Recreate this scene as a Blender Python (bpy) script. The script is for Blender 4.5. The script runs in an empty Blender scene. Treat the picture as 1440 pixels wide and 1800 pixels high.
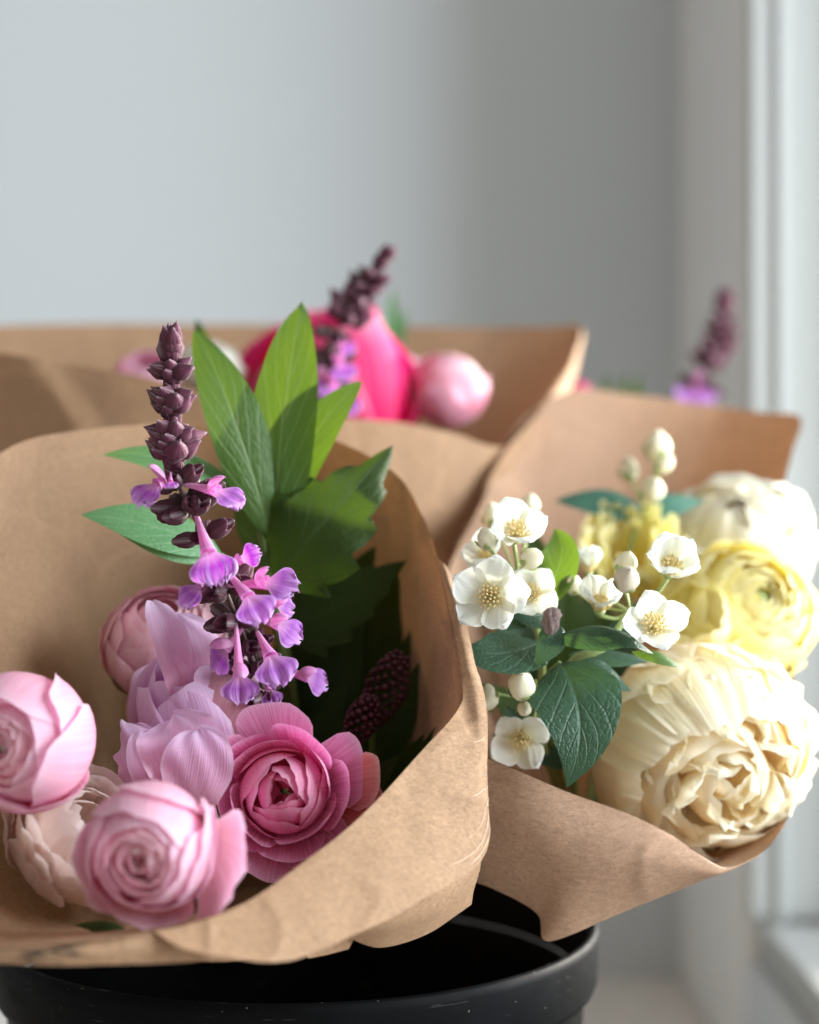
import bpy, math, random
from math import sin, cos, pi, radians
from mathutils import Vector, Matrix, Quaternion, noise
import numpy as np

random.seed(7)
S = bpy.context.scene
COL = S.collection

# ------------------------------------------------------------------ camera, world, lamps, exposure
F = 2900.0            # focal length in photograph pixels (1440 px wide, 28 degrees across)
CZ = 0.424            # eye height above the surface the bucket stands on
cam_d = bpy.data.cameras.new("camera")
cam = bpy.data.objects.new("camera", cam_d); COL.objects.link(cam)
cam.location = (0, 0, CZ); cam.rotation_euler = (radians(90), 0, 0)
cam_d.sensor_fit = 'HORIZONTAL'; cam_d.sensor_width = 36; cam_d.lens = 36 * F / 1440
cam_d.clip_start = 0.02; cam_d.clip_end = 50
cam_d.dof.use_dof = True; cam_d.dof.focus_distance = 0.562; cam_d.dof.aperture_fstop = 5.3
S.camera = cam

W = bpy.data.worlds.new("World"); S.world = W; W.use_nodes = True
W.node_tree.nodes["Background"].inputs[0].default_value = (1.0, 0.955, 0.90, 1)
W.node_tree.nodes["Background"].inputs[1].default_value = 0.38

def area(name, loc, target, sx, sy, power, col):
    l = bpy.data.lights.new(name, 'AREA'); l.shape = 'RECTANGLE'; l.size = sx; l.size_y = sy
    l.energy = power; l.color = col
    o = bpy.data.objects.new(name, l); COL.objects.link(o); o.location = loc
    d = Vector(target) - Vector(loc)
    o.rotation_euler = d.to_track_quat('-Z', 'Y').to_euler()
    return o
area("window_daylight", (1.05, 0.36, 0.74), (-0.1, 0.5, 0.46), 0.9, 0.8, 34.0, (0.87, 0.945, 1.0))
area("window_bright_sky", (0.98, 1.40, 0.60), (-0.04, 0.62, 0.45), 0.12, 0.12, 48.0, (1.0, 0.95, 0.87))
S.view_settings.view_transform = 'Standard'; S.view_settings.look = 'None'
S.view_settings.exposure = 0.30; S.view_settings.gamma = 1.0
S.cycles.use_denoising = True
S.cycles.caustics_reflective = False; S.cycles.caustics_refractive = False
S.cycles.max_bounces = 12; S.cycles.diffuse_bounces = 10; S.cycles.sample_clamp_indirect = 6

# ------------------------------------------------------------------ helpers
def P(px, py, d):
    return Vector(((px - 720) / F * d, d, CZ - (py - 900) / F * d))
def V3(x, t, u):            # direction: right, towards the camera, up
    return Vector((x, -t, u)).normalized()

def thing(name, loc, label, cat, group=None, kind=None):
    o = bpy.data.objects.new(name, None); COL.objects.link(o); o.location = loc
    o.empty_display_size = 0.01
    o['label'] = label; o['category'] = cat
    if group: o['group'] = group
    if kind: o['kind'] = kind
    return o
def part(name, me, parent, mat=None, M=None, kind=None, label=None):
    if mat is not None and len(me.materials) == 0: me.materials.append(mat)
    o = bpy.data.objects.new(name, me); COL.objects.link(o)
    if parent: o.parent = parent
    if M is not None: o.matrix_basis = M
    if kind: o['kind'] = kind
    if label: o['label'] = label
    return o

def mesh(name, verts, faces, uvs=None, smooth=True):
    me = bpy.data.meshes.new(name)
    me.from_pydata([tuple(v) for v in verts], [], faces)
    if uvs is not None:
        ul = me.uv_layers.new(name="UVMap")
        vi = np.empty(len(me.loops), dtype=np.int32); me.loops.foreach_get("vertex_index", vi)
        ul.data.foreach_set("uv", np.asarray(uvs, dtype=np.float32)[vi].ravel())
    if smooth: me.polygons.foreach_set("use_smooth", [True] * len(me.polygons))
    me.update()
    return me
def grid(name, fn, nu, nv, us=None, vs=None):
    us = np.linspace(0, 1, nu + 1) if us is None else us
    vs = np.linspace(0, 1, nv + 1) if vs is None else vs
    verts = []; uvs = []
    for v in vs:
        for u in us:
            verts.append(fn(u, v)); uvs.append((u, v))
    n = len(us); faces = []
    for j in range(len(vs) - 1):
        for i in range(n - 1):
            a = j * n + i
            faces.append((a, a + 1, a + n + 1, a + n))
    return mesh(name, verts, faces, uvs)
def crom(pts, t, closed=False):
    n = len(pts)
    if closed:
        x = (t % 1.0) * n; i = int(x) % n; f = x - int(x)
        p = [pts[(i + k - 1) % n] for k in range(4)]
    else:
        x = min(max(t, 0), 1) * (n - 1); i = min(int(x), n - 2); f = x - i
        p = [pts[min(max(i + k - 1, 0), n - 1)] for k in range(4)]
    a, b, c, d = p
    return 0.5 * ((2 * b) + (c - a) * f + (2 * a - 5 * b + 4 * c - d) * f * f + (3 * b - a - 3 * c + d) * f ** 3)
def tube(name, pts, r0, r1, n=8, seg=None, sub=4):
    pts = [Vector(p) for p in pts]
    m = (len(pts) - 1) * sub
    path = [crom(pts, k / m) for k in range(m + 1)]
    return tube_raw(name, [(path, [r0 + (r1 - r0) * k / m for k in range(m + 1)])], n)
def tube_raw(name, runs, n=6, cap=True):
    verts = []; faces = []
    for path, rad in runs:
        b0 = len(verts); ref = Vector((0.31, 0.52, 0.8))
        for k, p in enumerate(path):
            T = (path[min(k + 1, len(path) - 1)] - path[max(k - 1, 0)]).normalized()
            X = ref - T * ref.dot(T)
            if X.length < 1e-4: X = T.orthogonal()
            X.normalize(); ref = X; Y = T.cross(X)
            for i in range(n):
                a = 2 * pi * i / n
                verts.append(p + (X * cos(a) + Y * sin(a)) * rad[k])
        for k in range(len(path) - 1):
            for i in range(n):
                a = b0 + k * n + i; b = b0 + k * n + (i + 1) % n
                faces.append((a, b, b + n, a + n))
        if cap:
            faces.append(tuple(b0 + i for i in reversed(range(n))))
            e = b0 + (len(path) - 1) * n
            faces.append(tuple(e + i for i in range(n)))
    return mesh(name, verts, faces)
def lathe(name, prof, n=16, wob=None):
    verts = []; faces = []; uvs = []
    for j, (r, z) in enumerate(prof):
        for i in range(n):
            a = 2 * pi * i / n
            k = wob(a, j / (len(prof) - 1)) if wob else 1.0
            verts.append((r * k * cos(a), r * k * sin(a), z)); uvs.append((i / n, j / (len(prof) - 1)))
    for j in range(len(prof) - 1):
        for i in range(n):
            a = j * n + i; b = j * n + (i + 1) % n
            faces.append((a, b, b + n, a + n))
    return mesh(name, verts, faces, uvs)
def box(name, x0, x1, y0, y1, z0, z1, bev=0.0):
    import bmesh
    bm = bmesh.new(); bmesh.ops.create_cube(bm, size=1)
    for v in bm.verts:
        v.co = Vector(((x0 + x1) / 2 + v.co.x * (x1 - x0), (y0 + y1) / 2 + v.co.y * (y1 - y0), (z0 + z1) / 2 + v.co.z * (z1 - z0)))
    if bev: bmesh.ops.bevel(bm, geom=bm.edges[:], offset=bev, segments=3, affect='EDGES', profile=0.5)
    me = bpy.data.meshes.new(name); bm.to_mesh(me); bm.free()
    return me
def frame(axis, up=Vector((0, 0, 1))):
    z = axis.normalized(); x = up.cross(z)
    if x.length < 1e-3: x = Vector((1, 0, 0))
    x.normalize(); y = z.cross(x)
    return Matrix((x, y, z)).transposed().to_4x4()

# ------------------------------------------------------------------ materials
class N:
    def __init__(s, name):
        s.m = bpy.data.materials.new(name); s.m.use_nodes = True; s.t = s.m.node_tree; s.t.nodes.clear()
    def n(s, typ, ins=None, **kw):
        k = s.t.nodes.new(typ)
        for a, b in kw.items(): setattr(k, a, b)
        for a, b in (ins or {}).items():
            if isinstance(b, bpy.types.NodeSocket): s.t.links.new(b, k.inputs[a])
            else: k.inputs[a].default_value = b
        return k
    def math(s, op, a, b=0.0, c=0.0):
        return s.n('ShaderNodeMath', {0: a, 1: b, 2: c}, operation=op).outputs[0]
    def mix(s, f, a, b, blend='MIX'):
        k = s.n('ShaderNodeMix', {}, data_type='RGBA', blend_type=blend)
        for sock, val in ((k.inputs[0], f), (k.inputs[6], a), (k.inputs[7], b)):
            if isinstance(val, bpy.types.NodeSocket): s.t.links.new(val, sock)
            else: sock.default_value = val if not isinstance(val, tuple) or len(val) == 4 else (*val, 1)
        return k.outputs[2]
    def ramp(s, f, stops):
        k = s.n('ShaderNodeValToRGB', {0: f}); e = k.color_ramp.elements
        while len(e) < len(stops): e.new(0.5)
        for i, (p, c) in enumerate(stops):
            e[i].position = p; e[i].color = (*c, 1) if len(c) == 3 else c
        return k.outputs[0]
    def noise(s, vec, scale, detail=3.0, rough=0.55):
        k = s.n('ShaderNodeTexNoise', {'Scale': scale, 'Detail': detail, 'Roughness': rough})
        if vec is not None: s.t.links.new(vec, k.inputs['Vector'])
        return k.outputs[0]
    def obj(s): return s.n('ShaderNodeTexCoord').outputs['Object']
    def uv(s): return s.n('ShaderNodeTexCoord').outputs['UV']
    def scale(s, vec, xyz):
        return s.n('ShaderNodeMapping', {'Vector': vec, 'Scale': xyz}).outputs[0]
    def out(s, col, rough=0.5, transl=0.0, tcol=None, height=None, bump=0.3, dist=0.001, spec=0.4, sheen=0.0, coat=0.0):
        b = s.n('ShaderNodeBsdfPrincipled', {'Base Color': col if isinstance(col, bpy.types.NodeSocket) else (*col, 1), 'Roughness': rough})
        b.inputs['Specular IOR Level'].default_value = spec
        if sheen: b.inputs['Sheen Weight'].default_value = sheen
        if coat: b.inputs['Coat Weight'].default_value = coat
        sh = b.outputs[0]
        nrm = None
        if height is not None:
            bn = s.n('ShaderNodeBump', {'Height': height, 'Strength': bump, 'Distance': dist})
            nrm = bn.outputs[0]; s.t.links.new(nrm, b.inputs['Normal'])
        if transl:
            tc = tcol if tcol is not None else col
            t = s.n('ShaderNodeBsdfTranslucent', {'Color': tc if isinstance(tc, bpy.types.NodeSocket) else (*tc, 1)})
            if nrm: s.t.links.new(nrm, t.inputs['Normal'])
            sh = s.n('ShaderNodeMixShader', {0: transl, 1: sh, 2: t.outputs[0]}).outputs[0]
        s.t.links.new(sh, s.n('ShaderNodeOutputMaterial').inputs[0])
        return s.m

def mat_petal(name, base, mid, tip, stripe=0.25, transl=0.35, nline=26, rough=0.55, vary=0.08):
    s = N(name); uv = s.uv()
    sep = s.n('ShaderNodeSeparateXYZ', {0: uv}); v = sep.outputs[1]
    wob = s.noise(s.obj(), 90, 2)
    vv = s.math('ADD', v, s.math('MULTIPLY', s.math('SUBTRACT', wob, 0.5), 0.25))
    col = s.ramp(vv, [(0.05, base), (0.5, mid), (0.97, tip)])
    aa = s.math('ABSOLUTE', s.math('MULTIPLY_ADD', sep.outputs[0], 2.0, -1.0))
    edge = s.n('ShaderNodeMapRange', {0: s.math('MAXIMUM', aa, v), 1: 0.86, 2: 1.0}).outputs[0]
    col = s.mix(s.math('MULTIPLY', edge, 0.38), col, tuple(x + (0.93 - x) * .55 for x in tip))
    ln = s.noise(s.scale(uv, (nline * 2.0, 1.0, 1)), 1.0, 1.2, 0.5)       # veins run from base to tip
    lnr = s.math('MULTIPLY', s.math('SUBTRACT', ln, 0.5), stripe * 1.6)
    k = s.n('ShaderNodeObjectInfo').outputs['Random']
    val = s.math('ADD', s.math('ADD', lnr, 1.0), s.math('MULTIPLY', s.math('SUBTRACT', k, 0.5), vary * 2))
    hs = s.n('ShaderNodeHueSaturation', {'Color': col, 'Value': val, 'Saturation': s.math('ADD', 1.0, s.math('MULTIPLY', lnr, -0.8))})
    tc = s.n('ShaderNodeHueSaturation', {'Color': hs.outputs[0], 'Saturation': 1.35, 'Value': 1.05}).outputs[0]
    return s.out(hs.outputs[0], rough, transl, tcol=tc, height=ln, bump=0.26, dist=0.0012, spec=0.3, sheen=0.1)

def mat_leaf(name, c0, c1, vein, n=7, transl=0.3, tcol=None, slope=0.3, bump=0.5, rough=0.42, spec=0.4, speck=False, vk=0.55):
    s = N(name); uv = s.uv()
    sep = s.n('ShaderNodeSeparateXYZ', {0: uv}); u, v = sep.outputs[0], sep.outputs[1]
    a = s.math('ABSOLUTE', s.math('MULTIPLY_ADD', u, 2.0, -1.0))
    wob = s.math('MULTIPLY', s.math('SUBTRACT', s.noise(uv, 5.0, 2), 0.5), 0.06)
    t = s.math('MULTIPLY', s.math('ADD', s.math('SUBTRACT', v, s.math('MULTIPLY', s.math('POWER', a, 0.85), slope)), wob), float(n))
    f = s.math('ABSOLUTE', s.math('SUBTRACT', s.math('FRACT', t), 0.5))      # 0 on the side veins
    side = s.math('SMOOTH_MIN', 1.0, s.math('SUBTRACT', 1.0, s.math('MULTIPLY', f, 9.0)), 0.1)
    side = s.math('MAXIMUM', side, 0.0)
    midr = s.math('MAXIMUM', s.math('SUBTRACT', 1.0, s.math('MULTIPLY', a, 14.0)), 0.0)
    vm = s.math('MAXIMUM', s.math('MULTIPLY', side, 0.65), midr)
    cells = s.n('ShaderNodeTexVoronoi', {'Vector': s.scale(uv, (12, 20, 1)), 'Scale': 1.0}, feature='DISTANCE_TO_EDGE').outputs[0]
    cl = s.math('MINIMUM', s.math('MULTIPLY', cells, 4.0), 1.0)
    big = s.ramp(s.noise(s.obj(), 70, 4, 0.65), [(0.3, (0, 0, 0)), (0.7, (1, 1, 1))])
    col = s.mix(big, c0, c1)
    col = s.mix(s.math('MULTIPLY', vm, vk), col, vein)
    if speck:
        sp = s.noise(s.obj(), 900, 1)
        col = s.mix(s.math('GREATER_THAN', sp, 0.80), col, (0.5, 0.5, 0.42))
    h = s.math('ADD', s.math('MULTIPLY', vm, -0.9), s.math('MULTIPLY', cl, 0.35))
    tc = None
    if tcol: tc = s.mix(s.math('MULTIPLY', vm, 0.35), s.mix(big, tcol, tuple(x * 0.8 for x in tcol)), vein)
    return s.out(col, rough, transl, tcol=tc, height=h, bump=bump, dist=0.001, spec=spec)

def mat_paper(name, c, transl=0.07, tc=(0.62, 0.26, 0.08)):
    s = N(name); o = s.obj()
    fib = s.noise(s.scale(o, (260, 900, 700)), 1.0, 4, 0.65)
    fib2 = s.noise(s.scale(o, (900, 260, 1600)), 1.0, 3, 0.65)
    blot = s.noise(o, 48, 5, 0.62)
    fine = s.noise(o, 2600, 2)
    k = s.math('ADD', s.math('MULTIPLY', fib, 0.5), s.math('MULTIPLY', fib2, 0.5))
    col = s.mix(s.math('MULTIPLY', s.math('SUBTRACT', k, 0.32), 2.8), tuple(x * 0.60 for x in c), tuple(min(x * 1.25, 1) for x in c))
    col = s.mix(s.math('MULTIPLY', s.ramp(blot, [(0.35, (0, 0, 0)), (0.7, (1, 1, 1))]), 0.45), col, tuple(x * 0.72 for x in c))
    hair = s.math('GREATER_THAN', s.noise(s.scale(o, (180, 1500, 1500)), 1.0, 2), 0.73)
    col = s.mix(s.math('MULTIPLY', hair, 0.35), col, tuple(min(1, x * 1.6) for x in c))
    warp = s.n('ShaderNodeVectorMath', {0: o, 1: s.n('ShaderNodeVectorMath', {0: s.n('ShaderNodeTexNoise', {'Vector': o, 'Scale': 30.0, 'Detail': 3.0}).outputs[1], 3: 0.03}, operation='SCALE').outputs[0]}, operation='ADD').outputs[0]
    cr = s.n('ShaderNodeTexVoronoi', {'Vector': warp, 'Scale': 20.0}, feature='DISTANCE_TO_EDGE').outputs[0]
    crl = s.math('MINIMUM', s.math('MULTIPLY', cr, 3.5), 1.0)            # soft handling creases
    mask = s.ramp(s.noise(o, 13, 2), [(0.45, (0, 0, 0)), (0.62, (1, 1, 1))])
    crease = s.math('MULTIPLY', s.math('SUBTRACT', 1.0, s.math('MINIMUM', s.math('MULTIPLY', cr, 26.0), 1.0)), mask)
    col = s.mix(s.math('MULTIPLY', crease, 0.30), col, tuple(min(1, x * 1.5) for x in c))
    tcol = s.mix(s.ramp(s.noise(o, 230, 4, 0.7), [(0.35, (0, 0, 0)), (0.7, (1, 1, 1))]), tuple(x * 0.55 for x in tc), tc)
    h = s.math('ADD', s.math('ADD', s.math('MULTIPLY', k, 0.25), s.math('MULTIPLY', fine, 0.1)), s.math('MULTIPLY', s.math('MULTIPLY', crl, mask), 0.7))
    return s.out(col, 0.72, transl, tcol=tcol, height=h, bump=0.75, dist=0.0012, spec=0.25)

def mat_plain(name, c, rough=0.5, transl=0.0, var=0.15, sc=300, spec=0.4, bump=0.1):
    s = N(name); nz = s.noise(s.obj(), sc, 3)
    col = s.mix(nz, tuple(x * (1 - var) for x in c), tuple(min(1, x * (1 + var)) for x in c))
    return s.out(col, rough, transl, height=nz, bump=bump, dist=0.0006, spec=spec)

def mat_wall(name, c):
    s = N(name); o = s.obj()
    a = s.noise(o, 3, 3); b = s.noise(o, 160, 3)
    col = s.mix(a, tuple(x * 0.97 for x in c), c)
    return s.out(col, 0.85, height=b, bump=0.08, dist=0.001, spec=0.2)

M_wall = mat_wall("wall_paint", (0.57, 0.61, 0.63))
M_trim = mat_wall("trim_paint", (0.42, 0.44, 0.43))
M_strip = mat_wall("pale_wall_paint", (0.72, 0.72, 0.70))
M_floor = mat_plain("pale_worktop", (0.74, 0.70, 0.66), 0.6, sc=40)
M_paper = mat_paper("kraft_paper", (0.41, 0.256, 0.152))
M_paper_r = mat_paper("kraft_paper_rosy", (0.40, 0.252, 0.165))
M_ink = mat_plain("black_ink", (0.02, 0.018, 0.016), 0.7)
M_crease = mat_plain("crease_fibres", (0.74, 0.56, 0.42), 0.8, 0.2)
M_pink = mat_petal("pale_pink_petal", (0.86, 0.48, 0.52), (0.87, 0.50, 0.62), (0.91, 0.62, 0.76), 0.26, 0.45)
M_pinkin = mat_petal("rose_inner_petal", (0.86, 0.38, 0.44), (0.88, 0.40, 0.50), (0.92, 0.57, 0.68), 0.16, 0.45)
M_lilac = mat_petal("lilac_petal", (0.74, 0.42, 0.50), (0.80, 0.46, 0.66), (0.80, 0.58, 0.82), 0.16, 0.42)
M_deep = mat_petal("deep_pink_petal", (0.74, 0.24, 0.38), (0.82, 0.33, 0.53), (0.84, 0.42, 0.64), 0.34, 0.40, 40)
M_deepin = mat_petal("deep_pink_heart", (0.70, 0.16, 0.30), (0.82, 0.26, 0.46), (0.86, 0.36, 0.56), 0.2, 0.42, 30)
M_coral = mat_petal("coral_petal", (0.60, 0.22, 0.18), (0.68, 0.22, 0.20), (0.68, 0.27, 0.25), 0.3, 0.28)
M_blush = mat_petal("blush_petal", (0.70, 0.62, 0.50), (0.80, 0.66, 0.60), (0.84, 0.74, 0.70), 0.14, 0.4)
M_dusty = mat_petal("dusty_rose_petal", (0.72, 0.46, 0.42), (0.80, 0.44, 0.50), (0.82, 0.52, 0.60), 0.14, 0.4)
M_hot = mat_petal("hot_pink_petal", (0.60, 0.02, 0.08), (0.80, 0.03, 0.17), (0.80, 0.09, 0.28), 0.3, 0.4, 10, vary=.2)
M_cream = mat_petal("cream_petal", (0.93, 0.74, 0.47), (0.93, 0.84, 0.62), (0.92, 0.88, 0.72), 0.06, 0.48)
M_peach = mat_petal("peach_petal", (0.94, 0.58, 0.33), (0.93, 0.78, 0.55), (0.92, 0.86, 0.68), 0.07, 0.50)
M_yellow = mat_petal("yellow_petal", (0.90, 0.74, 0.20), (0.90, 0.82, 0.34), (0.89, 0.84, 0.48), 0.08, 0.42)
M_white = mat_petal("white_petal", (0.80, 0.76, 0.56), (0.82, 0.81, 0.70), (0.83, 0.83, 0.76), 0.06, 0.42)
M_mock = mat_petal("mock_orange_petal", (0.78, 0.75, 0.50), (0.79, 0.80, 0.72), (0.80, 0.83, 0.80), 0.10, 0.38)
M_bud = mat_plain("cream_bud", (0.80, 0.76, 0.58), 0.55, 0.15, 0.06, 200)
M_budg = mat_plain("beige_bud_skin", (0.62, 0.56, 0.44), 0.6, 0.1, 0.1, 200)  # darker beige than the cream buds, used on one bud
M_stamen = mat_plain("stamen_yellow", (0.93, 0.76, 0.42), 0.6, 0.35, 0.15, 600)
M_stem = mat_plain("green_stem", (0.14, 0.22, 0.06), 0.5, 0.0, 0.2, 200)
M_stempale = mat_plain("pale_green_stem", (0.30, 0.38, 0.14), 0.5, 0.1, 0.2, 300)
M_sepal = mat_plain("dry_sepal", (0.42, 0.38, 0.18), 0.6, 0.2, 0.3, 300)
M_dry = mat_plain("withered_bud", (0.22, 0.16, 0.15), 0.8, 0.0, 0.5, 900, bump=0.6)
M_calyx = mat_petal("burgundy_calyx", (0.09, 0.045, 0.04), (0.075, 0.018, 0.034), (0.13, 0.032, 0.062), 0.5, 0.12, 16, 0.75)
M_sbud = mat_petal("plum_bud", (0.085, 0.03, 0.038), (0.10, 0.026, 0.048), (0.15, 0.045, 0.085), 0.5, 0.15, 12, 0.75)
M_sstem = mat_plain("dark_salvia_stem", (0.09, 0.05, 0.045), 0.6, 0.0, 0.3, 500)
M_lip = mat_petal("violet_lip", (0.80, 0.46, 0.72), (0.44, 0.14, 0.57), (0.70, 0.38, 0.80), 0.22, 0.42, 10)
M_tube = mat_petal("pink_floret_tube", (0.74, 0.42, 0.62), (0.72, 0.30, 0.56), (0.68, 0.30, 0.60), 0.25, 0.35, 10)
M_burg = mat_plain("burgundy_bead", (0.055, 0.005, 0.013), 0.5, 0.0, 0.4, 400)
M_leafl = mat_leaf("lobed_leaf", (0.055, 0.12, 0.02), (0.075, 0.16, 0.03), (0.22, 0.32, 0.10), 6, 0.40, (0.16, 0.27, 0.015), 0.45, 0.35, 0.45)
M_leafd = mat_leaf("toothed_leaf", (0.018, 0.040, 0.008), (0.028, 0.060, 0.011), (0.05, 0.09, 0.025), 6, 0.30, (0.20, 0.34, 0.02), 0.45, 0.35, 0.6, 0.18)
M_leafg = mat_leaf("fresh_leaf", (0.10, 0.25, 0.10), (0.14, 0.32, 0.14), (0.26, 0.42, 0.24), 6, 0.3, (0.22, 0.42, 0.08), 0.45, 0.3, 0.4)
M_leafm = mat_leaf("mock_orange_leaf", (0.022, 0.060, 0.036), (0.040, 0.095, 0.058), (0.15, 0.24, 0.16), 5, 0.18, (0.14, 0.30, 0.06), 0.5, 0.55, 0.5, 0.3, True, 0.22)
M_leaft = mat_leaf("teal_leaf", (0.05, 0.16, 0.12), (0.07, 0.20, 0.15), (0.16, 0.28, 0.2), 5, 0.2, (0.10, 0.30, 0.12), 0.45, 0.4)

def mat_bucket():
    s = N("black_plastic"); o = s.obj()
    sc = s.noise(s.scale(o, (30, 30, 160)), 1.0, 4, 0.7); dust = s.noise(o, 14, 4, 0.65); sp = s.noise(o, 520, 2)
    col = s.mix(s.ramp(dust, [(0.45, (0, 0, 0)), (0.8, (1, 1, 1))]), (0.0028, 0.003, 0.0034), (0.007, 0.008, 0.0095))
    scr = s.math('GREATER_THAN', s.noise(s.scale(o, (60, 60, 900)), 1.0, 3), 0.70)
    col = s.mix(s.math('MULTIPLY', scr, 0.25), col, (0.10, 0.11, 0.12))
    col = s.mix(s.math('GREATER_THAN', sp, 0.75), col, (0.26, 0.23, 0.17))
    r = s.math('MULTIPLY_ADD', sc, 0.40, 0.36)
    return s.out(col, r, height=sc, bump=0.12, dist=0.0008, spec=0.06)
M_bucket = mat_bucket()

# ------------------------------------------------------------------ the setting: back wall, window wall, surface
XW = 0.243
part("wall", box("wall", -2.2, 0.9, 1.50, 1.58, -0.02, 2.4), None, M_wall)['kind'] = 'structure'
o = part("counter", box("counter", -2.2, 0.9, -0.8, 1.5, -0.04, 0.0), None, M_floor); o['kind'] = 'structure'; o.name = "floor"
ww = part("window_wall", box("window_wall", XW, 0.62, 1.20, 1.499, 0.001, 2.4, 0.012), None, M_strip); ww['kind'] = 'structure'
part("wall_below_window", box("wall_below_window", XW, 0.45, -0.8, 1.199, 0.001, 0.10, 0.008), None, M_wall)['kind'] = 'structure'
part("wall_above_window", box("wall_above_window", XW, 0.45, -0.8, 1.199, 2.3, 2.4), None, M_wall)['kind'] = 'structure'
win = thing("window", (0.36, 0.3, 0.105), "white painted window frame beside the grey back wall, out of focus", "window")
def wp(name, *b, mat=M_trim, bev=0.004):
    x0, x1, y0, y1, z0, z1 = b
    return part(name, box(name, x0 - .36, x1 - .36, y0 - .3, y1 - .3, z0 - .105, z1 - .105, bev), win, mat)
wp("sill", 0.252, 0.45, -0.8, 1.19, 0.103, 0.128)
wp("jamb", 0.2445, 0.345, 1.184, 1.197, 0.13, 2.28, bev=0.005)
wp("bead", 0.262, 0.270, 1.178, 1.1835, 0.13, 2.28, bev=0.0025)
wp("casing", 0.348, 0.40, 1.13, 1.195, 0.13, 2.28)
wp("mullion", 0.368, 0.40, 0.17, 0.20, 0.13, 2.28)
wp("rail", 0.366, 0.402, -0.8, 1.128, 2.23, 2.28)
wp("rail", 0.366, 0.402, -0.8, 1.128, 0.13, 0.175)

# ------------------------------------------------------------------ bucket
BX, BD, BR, BZ = (525 - 720) / F * 0.68, 0.68, 0.1235, 0.257
bk = thing("bucket", (BX, BD, 0), "black plastic florist bucket holding the paper-wrapped bouquets", "bucket")
prof = [(0.092, 0.0015), (0.098, 0.004), (0.100, 0.012), (0.1165, 0.217), (0.1172, 0.231), (0.1178, 0.232)]
part("body", lathe("body", prof + [(0.1172, 0.2325), (0.1165, 0.231), (0.1155, 0.217), (0.098, 0.014), (0.001, 0.010)], 96), bk, M_bucket)
part("rim", lathe("rim", [(0.1180, 0.2325), (0.1212, 0.233), (0.1225, 0.236), (0.1232, 0.2535), (0.1226, 0.2565), (0.1212, 0.2575), (0.1198, 0.2565), (0.1190, 0.2535), (0.1172, 0.233)], 96), bk, M_bucket)

# ------------------------------------------------------------------ kraft paper wraps
def crumple(p, amp, sc):
    q = noise.noise_vector(p * sc) * amp + noise.noise_vector(p * sc * 2.7 + Vector((3, 1, 7))) * amp * 0.35
    r = 1 - abs(noise.noise(p * sc * 0.9 + Vector((5, 2, 1)))) * 2.2          # a few sharp handling folds
    if r > 0: q += Vector((0.3, -1, 0.4)) * (r ** 4 * amp * 0.9)
    return q
def loft(name, curves, nu, nv, closed=False, amp=0.0012, sc=22, fade0=True):
    curves = [[c if isinstance(c, Vector) else P(*c) for c in cv] for cv in curves]
    def fn(u, v):
        t = u
        row = [crom(cv, t, closed) for cv in curves]
        p = crom(row, v) if len(row) > 2 else row[0].lerp(row[1], v)
        return p + crumple(p, amp, sc) * (1.0 if not fade0 else min(1, v * 6 + 0.25))
    return fn, nu, nv, name
def sheet(parent, name, curves, nu, nv, mat, closed=False, amp=0.0012, sc=22, **kw):
    fn, nu, nv, name = loft(name, curves, nu, nv, closed, amp, sc)
    o0 = parent.location.copy()
    return part(name, grid(name, lambda u, v: fn(u, v) - o0, nu, nv), parent, mat, **kw), fn
def cone(parent, name, rim, neck_c, s1, base_c, s2, mat, nu=200, nv=40, amp=0.0016, bulge=0.0):
    rp = [P(*c) for c in rim]; c0 = sum(rp, Vector()) / len(rp)
    nc = Vector(neck_c); bc = Vector(base_c)
    def flat(p, c, s, k):
        q = (p - c0) * s; q.z *= k
        return c + q
    midc = c0.lerp(nc, 0.45)
    r1 = [flat(p, midc, 1 - (1 - s1) * 0.45 + bulge, 0.9) for p in rp]
    r2 = [flat(p, nc, s1, 0.45) for p in rp]
    r3 = [flat(p, bc, s2, 0.1) for p in rp]
    return sheet(parent, name, [rp, r1, r2, r3], nu, nv, mat, True, amp)

w1 = thing("paper_wrap", P(540, 1400, 0.60), "front kraft paper wrap open towards the viewer, around pink flowers and purple salvia", "paper wrap", "kraft paper bouquet wraps in the bucket")
rim1 = [(-190, 1150, .56), (-120, 930, .60), (0, 797, .64), (130, 758, .665), (300, 745, .685), (450, 755, .685), (575, 770, .675), (690, 828, .655), (738, 900, .635), (770, 985, .615),
        (792, 1090, .59), (812, 1200, .565), (803, 1248, .555), (730, 1333, .538), (640, 1430, .52), (540, 1512, .503), (430, 1588, .486), (330, 1625, .476), (230, 1645, .469), (110, 1660, .466), (0, 1667, .466), (-120, 1650, .475), (-200, 1500, .50), (-215, 1300, .53)]
sheet1, f1 = cone(w1, "sheet", rim1, (-0.045, 0.735, 0.268), 0.22, (-0.05, 0.775, 0.22), 0.10, M_paper)
bt = [(768, 980, .617), (790, 1085, .592), (811, 1198, .566), (803, 1248, .556), (730, 1333, .538), (640, 1430, .52), (540, 1512, .503), (430, 1588, .486), (330, 1625, .476), (270, 1638, .471)]
bm_ = [(778, 990, .612), (809, 1097, .586), (834, 1222, .560), (834, 1312, .550), (796, 1425, .535), (690, 1510, .515), (588, 1580, .498), (470, 1642, .482), (370, 1656, .4735), (295, 1653, .4685)]
bb = [(786, 1000, .612), (824, 1110, .585), (852, 1240, .560), (857, 1370, .548), (851, 1506, .535), (740, 1580, .512), (630, 1640, .495), (510, 1692, .479), (410, 1684, .471), (320, 1666, .466)]
band1, fb = sheet(w1, "folded_cuff", [bt, bm_, bb], 150, 30, M_paper, False, 0.0009, 40)
lt = [(300, 1632, .474), (230, 1644, .470), (110, 1659, .467), (0, 1666, .467), (-120, 1649, .476)]
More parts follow.
